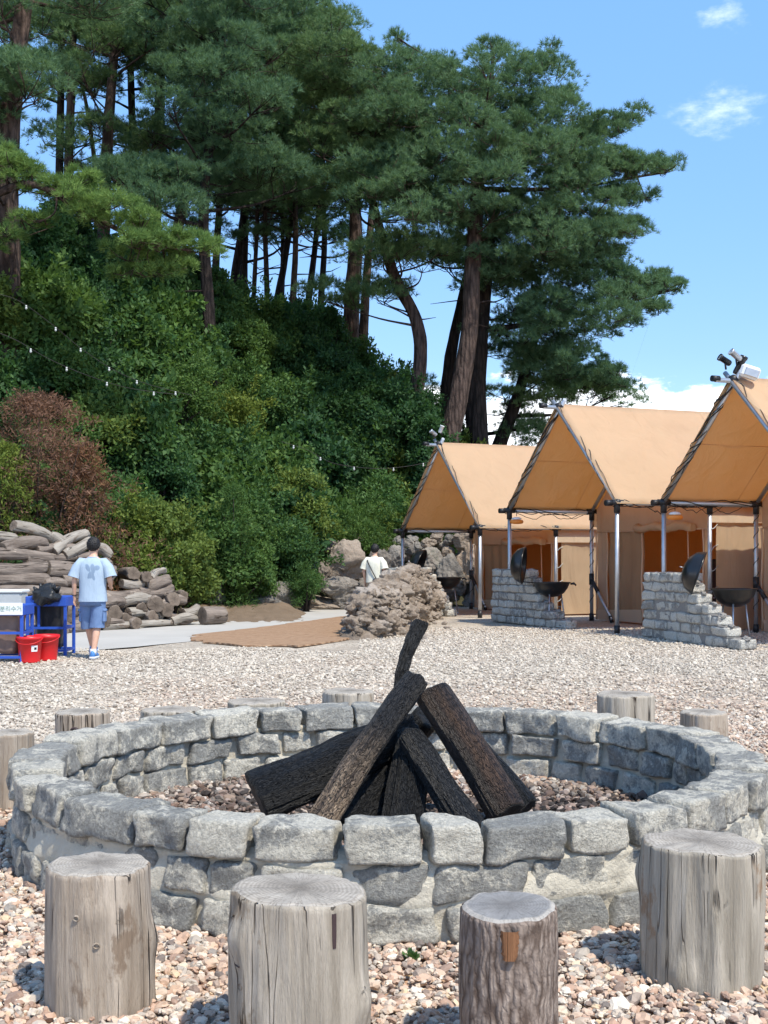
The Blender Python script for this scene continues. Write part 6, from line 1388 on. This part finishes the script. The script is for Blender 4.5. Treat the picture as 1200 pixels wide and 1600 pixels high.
LFT = [(100, 560, 42, 106, 300, 112, 120, 118, -60, .17, 'thin straight pine second from the left edge'), (88, 560, 44, 92, 300, 95, 100, 90, -60, .15, 'dark thin pine at the left next to the big red trunk'), (160, 560, 41, 163, 330, 172, 160, 190, -40, .22, 'dark straight pine behind the bright bough'), (240, 560, 43, 243, 330, 250, 150, 256, -60, .22, 'dark pine in the thick of the left grove'),
       (148, 560, 46, 150, 300, 136, 170, 120, 110, .09, 'pale slim crooked stem in the gap at the left'), (205, 560, 45, 210, 330, 205, 140, 200, -60, .16, 'shaded pine among the left grove'), (290, 560, 42, 272, 400, 300, 260, 330, 60, .21, 'pine with a crooked trunk leaning right in the left grove')]
for i, (a, b, D, c, d, e, f, g_, h, r_, lab) in enumerate(LFT):
    pine([(a, b, D, r_), (c, d, D, r_ * .95), (e, f, D, r_ * .8), (g_, h, D, r_ * .4)], [([(g_ - 110, -70), (g_ + 110, -70), (g_ + 125, 110), (g_ + 60, 150), (g_ - 60, 140), (g_ - 120, 100)], D, 2.2, 18 if i != 4 else 0), ([(e - 80, 190), (e + 120, 170), (e + 120, 290), (e - 60, 280)], D, 1.6, 7 if i not in (4, 1, 0) else 2)], lab, 60 + i, tm='darktrunk' if i % 2 else 'pinetrunk', tuft=125, dead=7)
pine([(330, 640, 39, .24), (325, 480, 39, .2), (318, 330, 39, .17), (330, 200, 39, .14), (350, 60, 39, .09)], [([(200, -60), (400, -60), (430, 60), (420, 200), (330, 240), (250, 200), (215, 60)], 38.5, 2.4, 46), ([(150, 250), (290, 270), (290, 370), (200, 340)], 37, 1.4, 16), ([(300, 240), (470, 230), (480, 330), (330, 330)], 40, 1.4, 16)], 'broad dark pine filling the top middle of the grove', 80, tm='darktrunk', tuft=150, dead=6)
pine([(14, 600, 33, .38), (12, 420, 33, .34), (10, 280, 33, .31), (20, 140, 33, .27), (36, 20, 33, .22), (46, -90, 33, .15)],
     [([(-60, 90), (60, 100), (85, 160), (60, 200), (-60, 230)], 32.5, 1.4, 16), ([(-60, -80), (20, -80), (10, 20), (-60, 60)], 33, 1.5, 10), ([(60, -70), (160, -70), (150, 30), (90, 40)], 34, 1.2, 9)], 'big reddish pine trunk at the very left edge', 81, tuft=150, dead=5)
pine([(-60, 700, 31, .24), (-50, 450, 31, .2), (-40, 330, 31, .16), (-30, 200, 31, .1)],
     [([(-40, 250), (40, 240), (110, 285), (190, 315), (240, 358), (326, 376), (316, 398), (250, 402), (190, 375), (120, 335), (50, 290), (-40, 290)], 30.5, .8, 34), ([(-40, 350), (60, 340), (100, 380), (-40, 400)], 31.2, .7, 6), ([(180, 400), (270, 405), (250, 440), (160, 430)], 31, .6, 5)],
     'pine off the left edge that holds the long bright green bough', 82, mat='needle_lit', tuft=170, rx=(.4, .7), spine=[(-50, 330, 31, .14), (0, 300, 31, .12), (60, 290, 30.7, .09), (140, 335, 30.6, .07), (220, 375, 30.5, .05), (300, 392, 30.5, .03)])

# ---------------------------------------------------------------- shrubs
def leaves(C_, axis, r, L=.10, ratio=.5, spread=.9, per=3):
    n = len(C_); d = unit(axis[:, None, :] * .6 + spread * unit(r.normal(size=(n, per, 3)))); c = C_[:, None, :] + r.normal(0, L * .5, (n, per, 3))
    ln = L * r.uniform(.6, 1.3, (n, per, 1)); sd = unit(np.cross(d, axis[:, None, :] + r.normal(0, .5, (n, per, 3)))) * ln * ratio * .5
    V = np.stack([c, c + d * ln * .5 + sd, c + d * ln, c + d * ln * .5 - sd], 2).reshape(-1, 3)
    return V, np.arange(len(V)).reshape(-1, 4), np.repeat(r.uniform(0, 1, n), per * 4)
def shrub(base, w, h, mat, label, seed, group, n=2400, L=.10, style='round', name='shrub', cat='shrub', spread=.9, ratio=.5):
    r = np.random.default_rng(seed); base = Vector(base); root = empty(name, base, label, cat, group); b = np.array(base)
    if style == 'round': nl = 38; an = r.uniform(0, 2 * np.pi, nl); q = np.sqrt(r.uniform(0, 1, nl)); zz_ = r.uniform(.15, 1, nl); lc = np.stack([np.cos(an) * q * w * .42, np.sin(an) * q * w * .40, h * (.12 + .76 * zz_ * (1 - .45 * q ** 2))], -1); lr = r.uniform(.12, .28, nl) * min(w, h) * .72; fl = np.array([1, 1, .72])
    else:
        lv = np.repeat(np.linspace(.08, .97, 8), 8); a0 = np.repeat(r.uniform(0, 6.28, 8), 8) + np.tile(np.arange(8) * .785, 8) + r.normal(0, .2, 64); lv = lv + r.normal(0, .022, 64); nl = 64 * 3; t3 = np.repeat(np.array([.35, .7, 1.0]), 64); lv = np.tile(lv, 3); a0 = np.tile(a0, 3); q = (1.06 - lv) ** .42 * t3 * np.tile(r.uniform(.6, 1.3, 64), 3); lc = np.stack([np.cos(a0) * q * w * .5, np.sin(a0) * q * w * .5, h * (lv - .09 * t3 * t3)], -1); lr = (.04 + .08 * (1.1 - lv)) * w; fl = np.array([1.3, 1.3, .26])
    k = r.integers(0, nl, n); u = unit(r.normal(size=(n, 3))); p = lc[k] + u * (lr[k] * r.uniform(.6, 1.12, n))[:, None] * fl; ax = unit(u + np.array([0, 0, .3]))
    p[:, 2] = np.maximum(p[:, 2], .03)
    if style == 'round':
        ns = 16 + int(w * 5); u2 = unit(r.normal(size=(ns, 3)) + np.array([0, -.2, .9])); o2 = lc[r.integers(0, nl, ns)]; tt = r.uniform(0, 1, (ns, 34)); ln2 = r.uniform(.35, .85, (ns, 1, 1)) * min(1, w / 2)
        p2 = (o2[:, None, :] + u2[:, None, :] * (.12 * w + tt[..., None] * ln2) + r.normal(0, .045, (ns, 34, 3))).reshape(-1, 3); p = np.concatenate([p, p2]); ax = np.concatenate([ax, np.repeat(u2, 34, 0) + np.array([0, 0, .4])])
        p[:, 2] = np.maximum(p[:, 2], .03)
    V, Fx, at = leaves(p, ax, r, L=L, spread=spread, ratio=ratio); npmesh('foliage', V, Fx, M[mat], parent=root, attrs={'rnd': at})
    mb = MB()
    for q_ in (lc[:14] if style == 'round' else lc[-64::3]): e = Vector(q_); mb.tube([Vector((e.x * .12, e.y * .12, -.2)), Vector((e.x * .5, e.y * .5, e.z * .55)), e], [.035, .022, .009], 5)
    mb.build('stems', M['darktrunk'], root); return root
def sh(px, py, d, wp, hp, mat, label, seed, group=None, **k):
    """foot of the shrub at pixel px,py and depth d; width and height in pixels"""
    p = P(px, py, d); g0 = groundz(p.x, p.y); top = p.z + hp / F * d; z0 = min(p.z, g0) if p.z > g0 else p.z
    return shrub((p.x, p.y, z0), wp / F * d, top - z0, mat, label, seed, group, **k)
sh(262, 872, 28.9, 150, 112, 'leaf_yel', 'spreading yellow green bush overhanging the upright stone slabs', 1, n=5200, L=.11)
sh(188, 835, 28.0, 130, 80, 'leaf_yel', 'yellow green bush just above the dark stone slab', 2, n=3200, L=.11)
sh(362, 918, 31.8, 135, 172, 'leaf_mid', 'large dense green bush between the slabs and the boulders', 3, n=7000, L=.11)
sh(428, 872, 33.4, 130, 150, 'leaf_mid', 'leafy green bush above the mossy boulder', 4, n=6000, L=.11)
sh(468, 842, 35.2, 120, 122, 'leaf_yel', 'light green bush above the biggest boulder', 5, n=4200, L=.11)
sh(365, 880, 31.4, 90, 125, 'leaf_mid', 'small bright young pine among the bushes right of the log pile', 6, n=3600, L=.12, style='cone', name='young_pine', cat='young pine', ratio=.16)
sh(325, 940, 31.6, 60, 75, 'leaf_dark', 'dark low bush over the hollow beside the dirt bank', 7, n=1800)
sh(478, 932, 32.6, 52, 60, 'leaf_mid', 'fine leaved tuft hanging in front of the dark boulder', 8, n=2200, L=.07, ratio=.3)
sh(55, 840, 26.9, 330, 225, 'leaf_red', 'russet brown drooping conifer at the left edge above the logs', 9, n=7000, L=.12, style='cone', name='conifer', cat='conifer', ratio=.22)
sh(10, 800, 26.0, 150, 120, 'leaf_yel', 'olive green layered foliage in front of the russet conifer', 10, n=3000, L=.1, style='cone', ratio=.3)
sh(130, 800, 26.6, 130, 110, 'leaf_red', 'low russet bough reaching right from the brown conifer', 11, n=2600, L=.12, style='cone', ratio=.22)
sh(60, 860, 26.6, 220, 80, 'leaf_dark', 'dark bush just behind the top of the log pile', 12, n=4500)
sh(150, 870, 28.2, 90, 90, 'leaf_dark', 'dark bush behind the split brown log', 13, n=2200)
sh(565, 838, 36.6, 110, 60, 'leaf_mid', 'grassy green tuft drooping over the biggest boulder', 14, n=3200, L=.12, ratio=.22)
sh(650, 842, 37.6, 100, 55, 'leaf_dark', 'dark green bush above the stacked stones behind the porch', 15, n=2400); sh(715, 845, 38, 90, 50, 'leaf_mid', 'green bush above the pointed boulder behind the first grill', 16, n=2000)
sh(605, 850, 36.4, 40, 26, 'leaf_yel', 'yellow green grass tuft right of the man in cream', 17, n=700, L=.14, ratio=.14)
sh(625, 700, 41.5, 150, 130, 'leaf_dark', 'tall dark leafy mass at the right end of the bank under the bent pine', 18, n=8000, L=.14)
sh(560, 690, 42, 130, 120, 'leaf_dark', 'dark leafy mass below the stout reddish pine', 19, n=7000, L=.14)
sh(672, 720, 40, 70, 120, 'leaf_dark', 'dark leaves hanging just left of the far tent peak', 20, n=3800, L=.13)
# undergrowth clothing the bank, row after row up the slope
rr = random.Random(31); cnt = 0; x0s = []
for row in range(11):
    s_ = .8 + row * 1.55
    x_ = -16.0 + rr.uniform(0, 1.5)
    while x_ < 9.5:
        yt = float(np.interp(x_, TOE[:, 0], TOE[:, 1])); y_ = yt + s_ / .85 + rr.uniform(-.5, .5); z_ = groundz(x_, y_); px = CX + F * x_ / y_
        H_ = float(np.interp(x_, CREST[:, 0], CREST[:, 1]))
        if z_ > H_ * .985 and s_ > H_ * 1.6: x_ += 1.9; continue
        if px < -140 or px > 900: x_ += 1.9; continue
        w = rr.uniform(1.7, 3.0); h = rr.uniform(1.3, 2.6) * (1.0 if px < 640 else .8) * (1.35 if z_ > H_ * .8 and px < 560 else 1.0)
        tone = .14 + mnoise.noise(Vector((x_ * .28, z_ * .35, 4))) + .35 * (x_ + 5) / 8 - .15 * (z_ > 7) + rr.uniform(-.25, .25)
        mt = 'leaf_dark' if tone < .05 else ('leaf_mid' if tone < .42 else 'leaf_yel')
        lab = {'leaf_dark': 'dark green bush', 'leaf_mid': 'mid green leafy bush', 'leaf_yel': 'yellowish green bush'}[mt] + (' at the foot of the bank' if s_ < 2.5 else ' low on the bank' if s_ < 6 else ' halfway up the bank' if s_ < 10 else ' atop the bank') + (' above the russet conifer' if px < 150 else ' above the log pile' if px < 300 else ' above the stone slabs' if px < 430 else ' above the big boulders' if px < 560 else ' left of the far tent' if px < 680 else ' behind the far tent')
        grp = {'leaf_dark': 'dark green bushes on the bank', 'leaf_mid': 'mid green bushes on the bank', 'leaf_yel': 'yellowish green bushes on the bank'}[mt]
        shrub((x_, y_, z_ - .15), w, h, mt, lab, 2000 + cnt, grp, n=int(1900 * w * h / 4.2) + 500, L=rr.choice([.09, .12, .15, .20]), style=rr.choice(['round', 'round', 'round', 'cone']) if tone < .2 else 'round'); cnt += 1
        x_ += rr.uniform(.95, 1.5)
# ivy-like ground cover so no bare soil shows between the bushes
n = 80000; r = np.random.default_rng(5); x = r.uniform(-17, 10, n); sv = r.uniform(.3, 19, n); y = np.interp(x, TOE[:, 0], TOE[:, 1]) + sv / .85; z = hz(x, y)
k = (abs(CX + F * x / y - 380) < 560); x, y, z = x[k], y[k], z[k]
V, Fx, at = leaves(np.stack([x, y, z + r.uniform(.02, .35, len(x))], -1), np.tile(np.array([0, -.4, 1.0]), (len(x), 1)), r, L=.15, per=3)
tag(npmesh('ground_cover', V, Fx, M['leaf_dark'], attrs={'rnd': at}), kind='stuff')
# festoon lights strung over the bank
def festoon(pts, label, nb):
    p = [P(*q) for q in pts]; cp, _ = catmull(p, [0] * len(p), 14); root = empty('festoon_light', cp[0], label, 'string light', 'white bulb strings across the bank'); mb = MB(); mb.tube(cp, .007, 5); wb(mb, 'cable', M['wire'], root)
    for k in range(nb):
        q = cp[int((k + .5) / nb * (len(cp) - 1))]; mb = MB(); mb.lathe([(.005, -.02), (.012, -.03), (.024, -.05), (.027, -.065), (.016, -.09), (.004, -.095)], 10, 0, q); mb.tube([q, q + Vector((0, 0, -.04))], .02, 6); wb(mb, 'bulb', M['bulb'], root)
festoon([(-30, 455, 26.5), (25, 468, 27), (80, 506, 27.5), (126, 544, 28), (178, 578, 28.5), (230, 600, 29), (300, 618, 29.6)], 'upper string of white bulbs sagging over the left of the bank', 7)
festoon([(-30, 510, 25.8), (22, 530, 26), (75, 560, 26.5), (135, 586, 27), (200, 606, 28), (272, 616, 28.6)], 'lower string of white bulbs crossing the left of the bank', 5)
festoon([(440, 690, 31), (482, 704, 31.5), (522, 724, 32), (586, 732, 32.5), (640, 728, 33), (676, 720, 33.2)], 'string of white bulbs leading to the far tent peak', 5)
